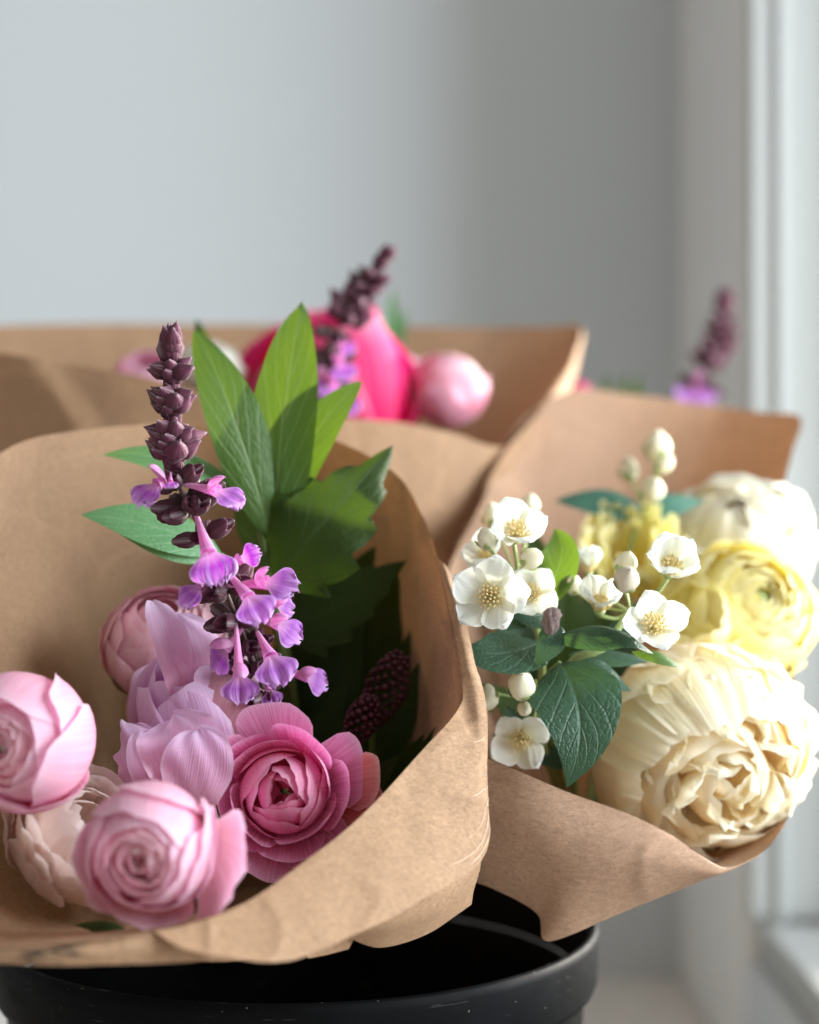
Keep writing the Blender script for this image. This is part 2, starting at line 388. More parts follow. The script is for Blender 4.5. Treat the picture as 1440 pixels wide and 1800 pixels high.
lb = [(370, 1686, .478), (260, 1697, .471), (110, 1697, .466), (0, 1694, .466), (-130, 1690, .476)]
band2, fl = sheet(w1, "folded_cuff", [lt, [tuple((a + b) / 2 - (0, 0, .002)[i] for i, (a, b) in enumerate(zip(p, q))) for p, q in zip(lt, lb)], lb], 60, 16, M_paper, False, 0.0006, 40)
it = [(850, 1490, .545), (790, 1530, .535), (700, 1590, .52), (620, 1630, .512)]
im = [(838, 1545, .552), (780, 1590, .540), (700, 1625, .528), (616, 1645, .52)]
ib = [(826, 1590, .565), (750, 1643, .552), (670, 1664, .54), (612, 1650, .53)]
sheet(w1, "tucked_corner", [it, im, ib], 40, 14, M_paper, False, 0.0008, 40)
sheet(w1, "tucked_corner", [[(640, 1615, .53), (580, 1640, .525), (520, 1660, .52)], [(612, 1668, .535), (575, 1678, .53), (540, 1684, .525)]], 20, 6, M_paper, False, 0.0005, 40)
sheet(w1, "tucked_corner", [[(480, 1650, .51), (400, 1655, .505), (320, 1660, .50)], [(440, 1690, .515), (390, 1692, .51), (330, 1690, .505)]], 20, 6, M_paper, False, 0.0005, 40)
# ink print at the left end of the cuff and pale creases at the right corner, lying on the paper
def strokes(parent, name, fn, segs, w, mat, lift):
    verts = []; faces = []; o0 = parent.location.copy()
    for pts in segs:
        b0 = len(verts); m = 8
        for k in range(m + 1):
            f = k / m; i = min(int(f * (len(pts) - 1)), len(pts) - 2); g = f * (len(pts) - 1) - i
            u = pts[i][0] + (pts[i + 1][0] - pts[i][0]) * g; v = pts[i][1] + (pts[i + 1][1] - pts[i][1]) * g
            p = fn(u, v); e = 1e-3
            du = (fn(u + e, v) - p); dv = (fn(u, v + e) - p); nn = du.cross(dv).normalized()
            if nn.y > 0: nn = -nn
            q = fn(u + (pts[-1][0] - pts[0][0]) * .05 + 1e-5, v + (pts[-1][1] - pts[0][1]) * .05)
            t = (q - p).normalized(); sd = nn.cross(t)
            ww_ = w * (0.35 + random.random()) * (sin(pi * (f * .9 + .05)) ** .5)
            verts += [p + nn * lift - sd * ww_ - o0, p + nn * lift + sd * ww_ - o0]
        for k in range(m):
            a = b0 + 2 * k; faces.append((a, a + 1, a + 3, a + 2))
    return part(name, mesh(name, verts, faces), parent, mat)
sg = []
for k in range(13):
    u = .50 + random.random() * .22; v = .1 + random.random() * .65
    sg.append([(u, v), (u - .03 - random.random() * .05, v + .16 * random.random() - .02), (u - .07 - random.random() * .05, v + .25 * random.random())])
for k in range(5):
    u = .42 + .05 * k; sg.append([(u, .12 + .1 * k), (u + .045, .22 + .1 * k), (u + .09, .20 + .12 * k)])
strokes(w1, "printed_mark", fl, sg, 0.00022, M_ink, 0.00025)
sg = []
for (a, b, c) in [((.345, .97), (.365, .80), (.40, .62)), ((.36, .98), (.385, .86), (.45, .74)), ((.375, .97), (.41, .9), (.50, .82)), ((.40, .99), (.43, .94), (.47, .92)), ((.33, .96), (.335, .86), (.345, .80)), ((.32, .95), (.322, .88), (.33, .83)), ((.37, .99), (.372, .93), (.38, .88)), ((.28, .8), (.31, .6), (.335, .45))]:
    sg.append([a, b, c])
strokes(w1, "crease", fb, sg, 0.00016, M_crease, 0.00022)

w3 = thing("paper_wrap", P(560, 1000, 0.85), "rear kraft paper wrap behind the salvia, around the hot pink flower and pink bud", "paper wrap", "kraft paper bouquet wraps in the bucket")
rim3 = [(-360, 590, .88), (-200, 574, .93), (0, 572, .96), (210, 569, .98), (420, 570, .985), (640, 572, .98), (850, 575, .965), (960, 575, .945), (1021, 575, .925), (1003, 635, .89), (955, 710, .85), (888, 783, .81),
        (800, 763, .79), (700, 743, .775), (600, 735, .765), (450, 714, .758), (260, 664, .755), (120, 640, .757), (0, 620, .76), (-200, 600, .80)]
cone(w3, "sheet", rim3, (-0.02, 0.80, 0.30), 0.20, (-0.03, 0.79, 0.245), 0.10, M_paper, amp=0.0018)
w3f = [[(1023, 577, .926), (1004, 640, .889), (957, 715, .848), (893, 786, .806), (850, 860, .79), (800, 960, .78)],
       [(1026, 592, .93), (1012, 660, .905), (985, 740, .88), (945, 840, .86), (900, 930, .84), (830, 1040, .82)]]
sheet(w3, "folded_edge", w3f, 50, 8, M_paper, False, 0.001, 30)

w4 = thing("paper_wrap", P(1050, 1450, 0.66), "right kraft paper wrap around the cream peony, yellow ranunculus and mock orange", "paper wrap", "kraft paper bouquet wraps in the bucket")
rim4 = [(850, 880, .78), (900, 760, .83), (1000, 688, .86), (1120, 694, .87), (1250, 712, .865), (1340, 725, .845), (1406, 735, .82), (1392, 800, .79), (1372, 900, .755), (1385, 1080, .71), (1400, 1250, .67), (1394, 1390, .638), (1378, 1450, .622), (1335, 1502, .606), (1278, 1524, .597), (1228, 1500, .592), (1185, 1470, .59),
        (1110, 1432, .588), (1000, 1392, .586), (920, 1358, .586), (850, 1325, .588), (790, 1270, .60), (765, 1150, .635), (790, 1000, .71)]
cone(w4, "sheet", rim4, (0.075, 0.715, 0.276), 0.18, (0.085, 0.760, 0.266), 0.06, M_paper_r, amp=0.0016)
ft = [(1336, 1502, .604), (1278, 1525, .595), (1228, 1501, .590), (1185, 1471, .588), (1110, 1433, .586), (1000, 1393, .584), (920, 1359, .584), (845, 1328, .586)]
fm = [(1322, 1512, .603), (1262, 1538, .594), (1200, 1530, .588), (1140, 1520, .584), (1060, 1510, .582), (980, 1490, .582), (915, 1460, .584), (842, 1440, .588)]
fbm = [(1306, 1520, .606), (1240, 1548, .60), (1150, 1582, .595), (1060, 1618, .592), (962, 1652, .592), (946, 1608, .596), (905, 1582, .598), (838, 1553, .60)]
sheet(w4, "folded_cuff", [ft, fm, fbm], 90, 24, M_paper_r, False, 0.0009, 35)

# ------------------------------------------------------------------ petals
def ssin(n, seed):
    r = random.Random(seed); ph = [(r.uniform(0.7, 1.3) * (k + 1), r.uniform(0, 6.28), 1 / (k + 1) ** .7) for k in range(n)]
    return lambda x: sum(a * sin(f * x + p) for f, p, a in ph)
def cup_petal(name, prof, th, k=1.0, tip=0.22, spiral=0.06, ruf=0.0, rf=6, seed=0, basew=0.35, nu=14, nv=12, curl=0.0):
    """petal wrapped round the flower's axis; prof: (r, z) down the middle from base to tip"""
    pr = [Vector((r, z, 0)) for r, z in prof]
    na = ssin(4, seed); nb = ssin(4, seed + 50)
    R = max(p.x for p in pr)
    def fn(u, v):
        w = 2 * u - 1
        vv = v * (1 - tip * abs(w) ** 2.6 - 0.03 * na(w * 3) * v)
        p = crom(pr, vv)
        t = th * w * (basew + (1 - basew) * min(1, v * 1.7) ** .8)
        r = p.x * (1 + spiral * w) + ruf * R * na(w * rf + v * 2) * v * v + curl * R * max(0, v - .8) ** 2 * 25 * .04
        z = p.y + ruf * R * .8 * nb(w * rf * .8 + v) * v * v
        x = r * (cos(t) * k + (1 - k)); y = r * (sin(t) * k + t * (1 - k))
        return (x, y, z)
    return grid(name, fn, nu, nv)
def sphere_prof(R, f0, f1, sq=1.0, n=7, z0=0.0):
    return [(R * cos(radians(f0 + (f1 - f0) * i / (n - 1))), z0 + R * sq * sin(radians(f0 + (f1 - f0) * i / (n - 1)))) for i in range(n)]
def Rz(a): return Matrix.Rotation(a, 4, 'Z')
def Ry(a): return Matrix.Rotation(a, 4, 'Y')
def Rx(a): return Matrix.Rotation(a, 4, 'X')
def ring(root, M, prof, n, th, mat, az0=0, jit=0.12, tilt=0.05, var=3, pname="petal", rnd=random, **kw):
    ms = [cup_petal(pname, prof, th, seed=rnd.randint(0, 9999), **kw) for _ in range(min(var, n))]
    for i in range(n):
        a = az0 + 2 * pi * i / n + rnd.uniform(-jit, jit)
        part(pname, ms[i % len(ms)], root, mat, M @ Rz(a) @ Ry(rnd.uniform(-tilt, tilt)) @ Matrix.Scale(rnd.uniform(.96, 1.04), 4))
def stem_to(root, start, end, r=0.0016, mat=None):
    a = Vector((0, 0, 0)) + start; b = Vector(end) - root.location
    m = a.lerp(b, .35); m.z = max(0.294, root.location.z - .06) - root.location.z
    part("stem", tube("stem", [a, m, b, b + Vector((-.002, .03, -.035))], r, r, 8), root, mat or M_stem)
BASE1 = Vector((-0.045, 0.735, 0.272)); BASE3 = Vector((-0.02, 0.80, 0.306)); BASE4 = Vector((0.075, 0.715, 0.280))

def ranunculus(label, px, py, d, face, rpx, rings, base, cat="ranunculus", name="ranunculus", group=None, seed=1, heart=None, heartR=.12, hz=.42, sepals=4, roll=0.0):
    """rings: (R factor, phi_end, count, half width deg, material, extra)"""
    rnd = random.Random(seed)
    R = rpx / F * d; C = P(px, py, d); face = face.normalized()
    root = thing(name, C - face * R, label, cat, group)
    M = Matrix.Translation(face * R) @ frame(face) @ Rz(roll)
    az = rnd.random() * 6
    for (k, fe, n, th, mat, ex) in rings:
        ex = dict(ex); f0 = ex.pop('f0', -80); sq = ex.pop('sq', .95); z0 = ex.pop('z0', 0) * R; prof = ex.pop('prof', None)
        pr = [(r * R, z * R) for r, z in prof] if prof else sphere_prof(R * k, f0, fe, sq, z0=z0)
        az += 2.4
        ring(root, M, pr, n, radians(th), mat, ex.pop('az', az), rnd=rnd, **ex)
    if heart:
        hp = [(heartR * R * r, z * R * heartR + R * hz) for r, z in [(0.05, -1.5), (.8, -.8), (1, 0), (.8, .7), (.4, 1.05), (.02, 1.15)]]
        part("heart", lathe("heart", hp, 12), root, heart, M)
    for i in range(sepals):
        me = cup_petal("sepal", sphere_prof(R * 1.03, -86, -30, .97), radians(14), seed=i, nu=4, nv=6, tip=.5)
        part("sepal", me, root, M_sepal, M @ Rz(i * 2 * pi / max(1, sepals) + .4))
    if base is not None: stem_to(root, Vector((0, 0, 0)), base)
    return root, M, R

def globe(Mo, Mi, n_r=9, outer_fe=42, inner_fe=60, kmin=.16, nper=4, ruf=.006, th=70):
    L = []
    for i in range(n_r):
        t = i / (n_r - 1)
        L.append((1 - (1 - kmin) * t, outer_fe + (inner_fe - outer_fe) * min(1, t * 1.6), nper if t < .7 else 4, th, Mo if t < .3 else Mi,
                  dict(ruf=ruf * (1 + t), spiral=.07 + .08 * t, tip=.13, z0=(1 - kmin) * t * .60)))
    return L

# pale pink ranunculus in front
g_r = "ranunculus blooms in the front wrap"
rg = [(1.05, 24, 3, 50, M_pink, dict(ruf=.015, rf=2, az=-2.7, jit=.35, tip=.36, curl=.7, tilt=.08)), (1.01, 42, 4, 56, M_pink, dict(ruf=.012, rf=2, tip=.34, curl=.5, jit=.3, tilt=.06, spiral=.09))] + globe(M_pink, M_pinkin, 9, 44, 58, .13)[1:]
fr, Mf, Rf = ranunculus("pale pink ranunculus with a white heart, lowest bloom in the front wrap", 266, 1490, .492, V3(-.10, .95, -.10), 112, rg, BASE1, group=g_r, seed=4)
for k in range(3):       # small curled white petals in its heart
    me = cup_petal("heart_petal", [(.02 * Rf, .30 * Rf), (.10 * Rf, .44 * Rf), (.13 * Rf, .58 * Rf), (.07 * Rf, .74 * Rf)], radians(64), seed=k + 3, nu=10, nv=8, ruf=.05)
    part("heart_petal", me, fr, M_white, Mf @ Rz(k * 2.1) @ Ry(.12), label="white heart petal")
gp = [(.15, -.95), (.62, -.82), (1.0, -.45), (1.16, -.02), (1.24, .28)]
for az, sc_, in ((-2.75, .98), (-1.75, .97), (-.35, 1.22)):
    me = cup_petal("guard_petal", [(r * Rf, z * Rf) for r, z in gp], radians(42), seed=int(az * 100) % 999, ruf=.02, tip=.25, k=.8)
    part("guard_petal", me, fr, M_pink, Mf @ Rz(az) @ Matrix.Scale(sc_, 4))
# pale pink ranunculus at the left edge
rg = [(1.05, 28, 4, 46, M_pink, dict(ruf=.015, rf=2, jit=.35, tip=.36, curl=.7, tilt=.08)), (1.01, 46, 4, 56, M_pink, dict(ruf=.012, rf=2, tip=.34, curl=.5, jit=.3, tilt=.06, spiral=.09))] + globe(M_pink, M_pinkin, 9, 44, 60, .13)[1:]
ranunculus("pale pink ranunculus cut by the left edge, above the cream-white bloom", 40, 1308, .52, V3(-.30, .93, .04), 120, rg, BASE1, group=g_r, seed=9, heart=M_white)
# deep pink open ranunculus
op = [(.12, -.75), (.75, -.6), (1.25, -.15), (1.62, .22), (1.86, .36)]
op2 = [(.12, -.75), (.7, -.6), (1.10, -.1), (1.32, .40), (1.38, .70)]
op3 = [(.12, -.7), (.65, -.58), (.98, -.08), (1.12, .42), (1.08, .72)]
rg = [(1, 0, 5, 36, M_deep, dict(prof=op, k=.65, ruf=.010, rf=2, tip=.48, az=.35, jit=.2, tilt=.12)), (1, 0, 5, 40, M_deep, dict(prof=op2, k=.75, ruf=.010, rf=2, tip=.46, az=1.0, jit=.2, tilt=.12)), (1, 0, 4, 50, M_deep, dict(prof=op3, k=.92, ruf=.008, rf=2, tip=.42, jit=.25, tilt=.1)),
      (.97, 30, 3, 62, M_deepin, dict(ruf=.006, rf=2, tip=.36, jit=.3, tilt=.08)), (.90, 48, 3, 66, M_deepin, dict(ruf=.006, rf=2, tip=.34, z0=.05, jit=.3, tilt=.08)), (.74, 54, 3, 66, M_deepin, dict(ruf=.006, rf=2, tip=.3, z0=.16, tilt=.1)), (.54, 56, 3, 64, M_deepin, dict(ruf=.015, rf=2, z0=.26, tilt=.12)), (.36, 55, 3, 60, M_deepin, dict(ruf=.02, rf=2, z0=.30))]
dp, Md, Rd = ranunculus("deep pink open ranunculus with striped petals, under the salvia spike", 497, 1392, .555, V3(-.02, .93, .16), 82, rg, BASE1, group=g_r, seed=12, sepals=0)
for az, t in ((.10, -.15), (-.25, -.1)):
    me = cup_petal("coral_petal", [(r * Rd * 1.16, z * Rd - .004) for r, z in op], radians(20), seed=int(az * 50) + 77, k=.7, tip=.3)
    part("coral_petal", me, dp, M_coral, Md @ Rz(az) @ Ry(t), label="orange-coral outer petal")
# blush white ranunculus seen from the side, lower left
sp_ = [(.15, -.9), (.75, -.75), (1.05, -.2), (1.0, .4), (.85, .85)]
sp2 = [(.15, -.9), (.8, -.85), (1.25, -.5), (1.42, -.05), (1.55, .2)]
rg = [(1, 0, 7, 36, M_blush, dict(prof=sp2, ruf=.03, tip=.35, k=.8)), (1, 0, 7, 36, M_blush, dict(prof=[(r * .96, z + .25) for r, z in sp2], ruf=.03, tip=.35, k=.8)), (1, 0, 6, 44, M_blush, dict(prof=[(r * .9, z + .45) for r, z in sp2], ruf=.02, tip=.35)),
      (1, 0, 5, 56, M_blush, dict(prof=sp_, ruf=.02, tip=.25)), (.85, 60, 4, 60, M_blush, dict(ruf=.02, z0=.1)), (.65, 60, 4, 60, M_blush, dict(ruf=.02, z0=.1))]
ranunculus("cream-white ranunculus with layered outer petals, tucked behind the lowest pink bloom", 140, 1470, .545, V3(.55, .45, .72), 92, rg, BASE1, group=g_r, seed=21)
# dusty rose bloom at the back
rg = [(1.0, 20, 5, 55, M_dusty, dict(ruf=.02)), (.93, 42, 5, 62, M_dusty, dict(ruf=.02))] + globe(M_dusty, M_dusty, 6, 44, 58, .2)[1:]
ranunculus("dusty rose bloom deepest in the front wrap, behind the lilac-pink petals", 290, 1130, .625, V3(.1, .6, .75), 112, rg, BASE1, group=g_r, seed=31)

# ------------------------------------------------------------------ free petals and leaves
SH = {'ovate': lambda v: (sin(pi * v ** .62) ** .85) * 1.0, 'lance': lambda v: sin(pi * v ** .85) ** .95, 'lobe': lambda v: max(0, sin(pi * v ** .82)) ** .72, 'fan': lambda v: (.22 + .78 * min(1, v / .55) ** .8) * (1 - max(0, (v - .55) / .45) ** 2.8) ** .42,
      'obov': lambda v: (.12 + .88 * min(1, v / .62) ** .9) * (1 - max(0, (v - .55) / .45) ** 2.4) ** .5,
      'round': lambda v: max(0, 1 - (2 * v - 1) ** 2) ** .5, 'heart': lambda v: (1 - max(0, (v - .30) / .70) ** 1.35) * min(1, (v / .22)) ** .5}
def free_petal(name, base, mid, tip, w, Nh, shape='obov', cup=.3, ruf=0.0, rf=5, fold=0.0, roll=0.0, saw=0.0, nsaw=7, seed=0, origin=Vector(), nu=14, nv=18, wave=0.0):
    na = ssin(4, seed); nb = ssin(3, seed + 9); pts = [Vector(base), Vector(mid), Vector(tip)]
    vs = [(1 - cos(pi * (i / nv) ** 1.0)) / 2 * .6 + .4 * i / nv for i in range(nv + 1)]
    g = SH[shape]; Nh = Nh.normalized()
    b0, m0, t0 = pts; c1 = m0 * 2 - (b0 + t0) / 2
    def cl(v): return b0 * (1 - v) ** 2 + c1 * (2 * v * (1 - v)) + t0 * v * v
    def fn(u, v):
        s = 2 * u - 1
        c = cl(v); T = (cl(min(1, v + .02)) - cl(max(0, v - .02))).normalized()
        Sd = T.cross(Nh); Sd.normalize(); Nn = Sd.cross(T)
        ww_ = w * g(v)
        if saw: ww_ *= 1 - saw * (1 - ((v * nsaw) % 1.0)) * abs(s) ** 3
        h = cup * w * (s * s) * g(v) + fold * ww_ * abs(s) + ruf * w * (na(s * rf + v * 3)) * (.2 + v * v) + wave * w * nb(v * 7) * s * s * 1.2
        h += roll * w * max(0, abs(s) - .6) ** 2 * 4
        return c + Sd * (s * ww_) + Nn * h - origin
    return grid(name, fn, nu, nv, vs=vs)
CAMN = V3(0, .9, .3)
def fp(root, name, mat, b, m, t, wpx, Nh=CAMN, parent=None, **kw):
    B, Mm, T = P(*b), P(*m), P(*t)
    w = wpx / F * m[2]
    return part(name, free_petal(name, B, Mm, T, w, Nh, origin=root.location, **kw), parent or root, mat)

# tall lilac-pink flower
rg = [(1.12, 18, 4, 46, M_dusty, dict(sq=1.15, ruf=.03, rf=2, tip=.4, jit=.4, tilt=.2, k=.8)), (1.02, 34, 4, 50, M_lilac, dict(sq=1.3, ruf=.04, rf=2, tip=.4, jit=.4, tilt=.2, k=.85)), (.9, 44, 4, 52, M_lilac, dict(sq=1.45, ruf=.05, rf=2, tip=.36, jit=.4, tilt=.22)),
      (.74, 52, 4, 56, M_lilac, dict(sq=1.6, ruf=.06, rf=2.2, tip=.3, jit=.4, tilt=.22)), (.56, 56, 3, 60, M_lilac, dict(sq=1.8, ruf=.07, rf=2.4, tip=.28, jit=.4, tilt=.2)), (.4, 60, 3, 66, M_deep, dict(sq=2.0, ruf=.06, rf=2, tip=.25))]
li, Ml_, Rl_ = ranunculus("tall loose lilac-pink bloom with folded petals, left of the salvia florets", 345, 1255, .592, V3(-.22, .42, .88), 112, rg, BASE1, cat="flower", name="lisianthus", seed=17, sepals=0)
LP = [  # single petals hanging loose on its near side: material, base, mid, tip, half width, normal, shape options
    (M_lilac, (330, 1290, .580), (300, 1160, .574), (268, 1058, .582), 34, V3(.5, .8, .3), dict(cup=.5, shape='fan', ruf=.10, rf=2, seed=5, wave=.15)),
    (M_lilac, (350, 1290, .584), (345, 1170, .576), (312, 1080, .586), 58, V3(.25, .9, .2), dict(cup=-.22, shape='fan', ruf=.10, rf=2, seed=15, wave=.12)),
    (M_dusty, (360, 1340, .580), (405, 1235, .572), (425, 1150, .586), 66, V3(.15, .85, .45), dict(cup=-.12, shape='fan', ruf=.06, rf=2, seed=16, wave=.06)),
    (M_lilac, (255, 1430, .570), (236, 1345, .563), (226, 1272, .570), 44, V3(-.4, .9, .1), dict(cup=-.2, shape='fan', ruf=.16, rf=2, seed=8, wave=.15)),
    (M_lilac, (285, 1430, .566), (262, 1350, .558), (262, 1285, .563), 38, V3(.2, .9, .3), dict(cup=.12, shape='fan', ruf=.16, rf=2, seed=9, wave=.15)),
    (M_lilac, (345, 1420, .556), (318, 1325, .548), (306, 1255, .557), 74, V3(-.15, .85, .55), dict(cup=.06, shape='fan', ruf=.10, rf=2.0, seed=10, wave=.10)),
    (M_lilac, (318, 1460, .551), (342, 1372, .543), (352, 1284, .549), 64, V3(.15, .9, .4), dict(cup=-.02, shape='fan', ruf=.12, rf=1.8, seed=21, wave=.12)),
]
for mt, b, m, t, w, nn, kw in LP: fp(li, "petal", mt, b, m, t, w, nn, nu=18, nv=22, **kw)

# big lobed leaf and toothed dark leaves
lf = thing("lobed_leaf", P(478, 950, .62), "large green leaf with three pointed lobes standing behind the salvia", "leaf")
Nl = V3(.05, .95, .2)
fp(lf, "leaflet", M_leafl, (482, 965, .624), (500, 720, .618), (531, 528, .632), 60, V3(-.1, .95, .2), shape='lobe', cup=.18, fold=-.22, seed=3, nu=18, nv=34, wave=.07)
fp(lf, "leaflet", M_leafl, (478, 950, .622), (412, 735, .614), (342, 578, .628), 52, V3(.25, .9, .3), shape='lobe', cup=-.2, fold=.12, seed=4, nu=18, nv=34, wave=.07)
fp(lf, "leaflet", M_leafl, (478, 930, .6265), (548, 772, .6225), (636, 671, .630), 42, V3(-.1, .9, .4), shape='lobe', cup=.15, fold=-.15, seed=5, nu=18, nv=30, wave=.05)
fp(lf, "leaflet", M_leafl, (486, 1010, .630), (486, 880, .629), (484, 735, .631), 74, V3(0, .95, .25), shape='lobe', cup=.06, fold=-.06, seed=6, nu=18, nv=26)
part("stem", tube("stem", [P(482, 955, .622) - lf.location, P(495, 1150, .64) - lf.location, BASE1 - lf.location], .0016, .0018, 8), lf, M_stem)
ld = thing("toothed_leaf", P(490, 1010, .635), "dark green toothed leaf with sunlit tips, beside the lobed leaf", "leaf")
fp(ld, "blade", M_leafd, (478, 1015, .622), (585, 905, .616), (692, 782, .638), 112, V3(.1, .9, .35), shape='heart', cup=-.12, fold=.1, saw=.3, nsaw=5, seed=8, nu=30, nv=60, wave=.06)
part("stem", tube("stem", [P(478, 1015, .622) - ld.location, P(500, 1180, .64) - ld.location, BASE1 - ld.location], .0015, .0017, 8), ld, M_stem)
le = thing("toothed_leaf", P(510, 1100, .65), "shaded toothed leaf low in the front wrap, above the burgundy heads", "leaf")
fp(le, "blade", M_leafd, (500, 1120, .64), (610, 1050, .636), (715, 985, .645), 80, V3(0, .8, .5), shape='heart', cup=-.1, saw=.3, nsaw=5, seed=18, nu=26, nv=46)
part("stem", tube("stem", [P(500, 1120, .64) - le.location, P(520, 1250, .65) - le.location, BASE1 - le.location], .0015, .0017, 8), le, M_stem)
lg = thing("green_leaf", P(380, 975, .60), "fresh green forked leaf pointing left across the paper, beside the salvia", "leaf")
fp(lg, "blade", M_leafg, (390, 975, .602), (270, 925, .592), (142, 905, .588), 46, V3(-.1, .8, .6), shape='lance', cup=-.15, fold=.18, seed=3, nu=14, nv=26)
fp(lg, "blade", M_leafg, (392, 980, .604), (300, 952, .594), (202, 933, .590), 36, V3(.1, .8, .5), shape='lance', cup=-.2, fold=.1, seed=6, nu=14, nv=26)
part("stem", tube("stem", [P(388, 976, .602) - lg.location, P(440, 1100, .63) - lg.location, BASE1 - lg.location], .0013, .0016, 8), lg, M_stem)
lh = thing("green_leaf", P(430, 860, .62), "small green leaf half hidden behind the upper salvia florets", "leaf")
fp(lh, "blade", M_leafg, (440, 872, .622), (300, 812, .612), (180, 800, .612), 34, V3(0, .7, .7), shape='lance', cup=-.15, fold=.2, seed=4)
part("stem", tube("stem", [P(440, 872, .622) - lh.location, P(470, 1000, .635) - lh.location, BASE1 - lh.location], .0013, .0016, 8), lh, M_stem)
ll = thing("green_leaf", P(150, 1640, .53), "narrow dark green leaf under the lowest pink ranunculus", "leaf")
fp(ll, "blade", M_leafd, (240, 1650, .515), (190, 1632, .508), (130, 1626, .508), 14, V3(0, .8, .6), shape='lance', cup=-.15, seed=4)

df = thing("foliage_stem", P(640, 1420, .66), "dark foliage added to darken the shadowed right side of the front wrap", "foliage")  # extra dark leaves, added to deepen the shade inside the wrap
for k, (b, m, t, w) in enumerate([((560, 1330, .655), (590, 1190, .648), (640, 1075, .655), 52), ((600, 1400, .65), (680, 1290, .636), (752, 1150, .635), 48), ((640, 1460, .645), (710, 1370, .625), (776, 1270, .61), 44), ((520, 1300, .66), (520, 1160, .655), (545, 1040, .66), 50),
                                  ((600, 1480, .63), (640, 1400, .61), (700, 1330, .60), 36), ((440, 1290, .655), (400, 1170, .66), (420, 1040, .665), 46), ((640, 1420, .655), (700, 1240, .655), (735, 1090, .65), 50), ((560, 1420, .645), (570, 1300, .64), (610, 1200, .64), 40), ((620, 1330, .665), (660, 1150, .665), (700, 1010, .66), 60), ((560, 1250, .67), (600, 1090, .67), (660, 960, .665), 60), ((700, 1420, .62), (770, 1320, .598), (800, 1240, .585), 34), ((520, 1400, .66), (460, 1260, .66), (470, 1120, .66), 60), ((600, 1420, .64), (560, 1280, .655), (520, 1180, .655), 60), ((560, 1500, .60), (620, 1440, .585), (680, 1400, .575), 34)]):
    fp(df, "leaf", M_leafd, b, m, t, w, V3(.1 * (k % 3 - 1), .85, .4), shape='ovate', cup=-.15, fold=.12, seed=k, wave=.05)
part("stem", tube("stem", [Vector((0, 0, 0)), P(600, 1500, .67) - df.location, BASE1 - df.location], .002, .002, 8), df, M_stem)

# burgundy burnet heads in the dark of the wrap
bu = thing("burnet_sprig", P(680, 1300, .63), "dark burgundy beaded flower heads in the shadow of the front wrap", "flower")
def beads(name, a, b, r, n, br, origin, seed=0):
    rnd = random.Random(seed); verts = []; faces = []
    ico = [(0, 0, 1), (.9, 0, .4), (.28, .85, .4), (-.72, .53, .4), (-.72, -.53, .4), (.28, -.85, .4), (.72, .53, -.4), (-.28, .85, -.4), (-.9, 0, -.4), (-.28, -.85, -.4), (.72, -.53, -.4), (0, 0, -1)]
    icf = [(0, 1, 2), (0, 2, 3), (0, 3, 4), (0, 4, 5), (0, 5, 1), (1, 6, 2), (2, 7, 3), (3, 8, 4), (4, 9, 5), (5, 10, 1), (6, 7, 2), (7, 8, 3), (8, 9, 4), (9, 10, 5), (10, 6, 1), (6, 11, 7), (7, 11, 8), (8, 11, 9), (9, 11, 10), (10, 11, 6)]
    ax = (b - a); fr_ = frame(ax)
    for i in range(n):
        t = (i + .5) / n; ang = i * 2.39996; rr = r * max(.25, sin(pi * (t * .86 + .09)) ** .6)
        c = a + ax * t + fr_.to_3x3() @ Vector((cos(ang) * rr, sin(ang) * rr, 0)); k = br * rnd.uniform(.75, 1.2); b0 = len(verts)
        for q in ico: verts.append(c + Vector(q) * k - origin)
        faces += [tuple(b0 + x for x in f) for f in icf]
    return mesh(name, verts, faces)
for a, b, rp, n in (((655, 1265, .615), (705, 1150, .605), 34, 110), ((620, 1300, .60), (655, 1225, .60), 26, 70)):
    part("flower_head", beads("flower_head", P(*a), P(*b), rp / F * a[2], n, 6.2 / F * a[2], bu.location, n), bu, M_burg, kind='stuff')
part("stem", tube("stem", [P(655, 1265, .615) - bu.location, P(640, 1400, .64) - bu.location, BASE1 - bu.location], .001, .0015, 6), bu, M_stem)

# ------------------------------------------------------------------ salvia spikes
def calyx_mesh(L, r, seed=0):
    """ribbed two-lipped cup with a dark mouth"""
    pr = [Vector(q) for q in [(.12, 0, 0), (.62, .16, 0), (.95, .42, 0), (.98, .70, 0), (.88, .95, 0), (.70, 1.08, 0), (.60, .92, 0), (.15, .75, 0), (.02, .72, 0)]]
    def fn(u, v):
        a = 2 * pi * u; p = crom(pr, v); k = min(1, v / .62)
        lip = cos(2 * a) * (.22 * L if v < .85 else .1 * L) * max(0, k - .45) ** 1.5 * 2
        rr = r * p.x * (1 + .09 * cos(13 * a) * (1 if v < .65 else .3)) * (1 - .22 * max(0, -cos(2 * a)) * k)
        return (rr * cos(a), rr * sin(a), L * p.y + lip)
    return grid("calyx", fn, 40, 18)
def bud_mesh(L, r):
    def wob(a, t): return 1 + (.10 * cos(2 * a) + .035 * cos(9 * a)) * sin(pi * t)
    return lathe("bud", [(r * .3, 0), (r * .85, L * .2), (r, L * .42), (r * .72, L * .68), (r * .35, L * .88), (r * .05, L * 1.12)], 28, wob)
LIPS = []
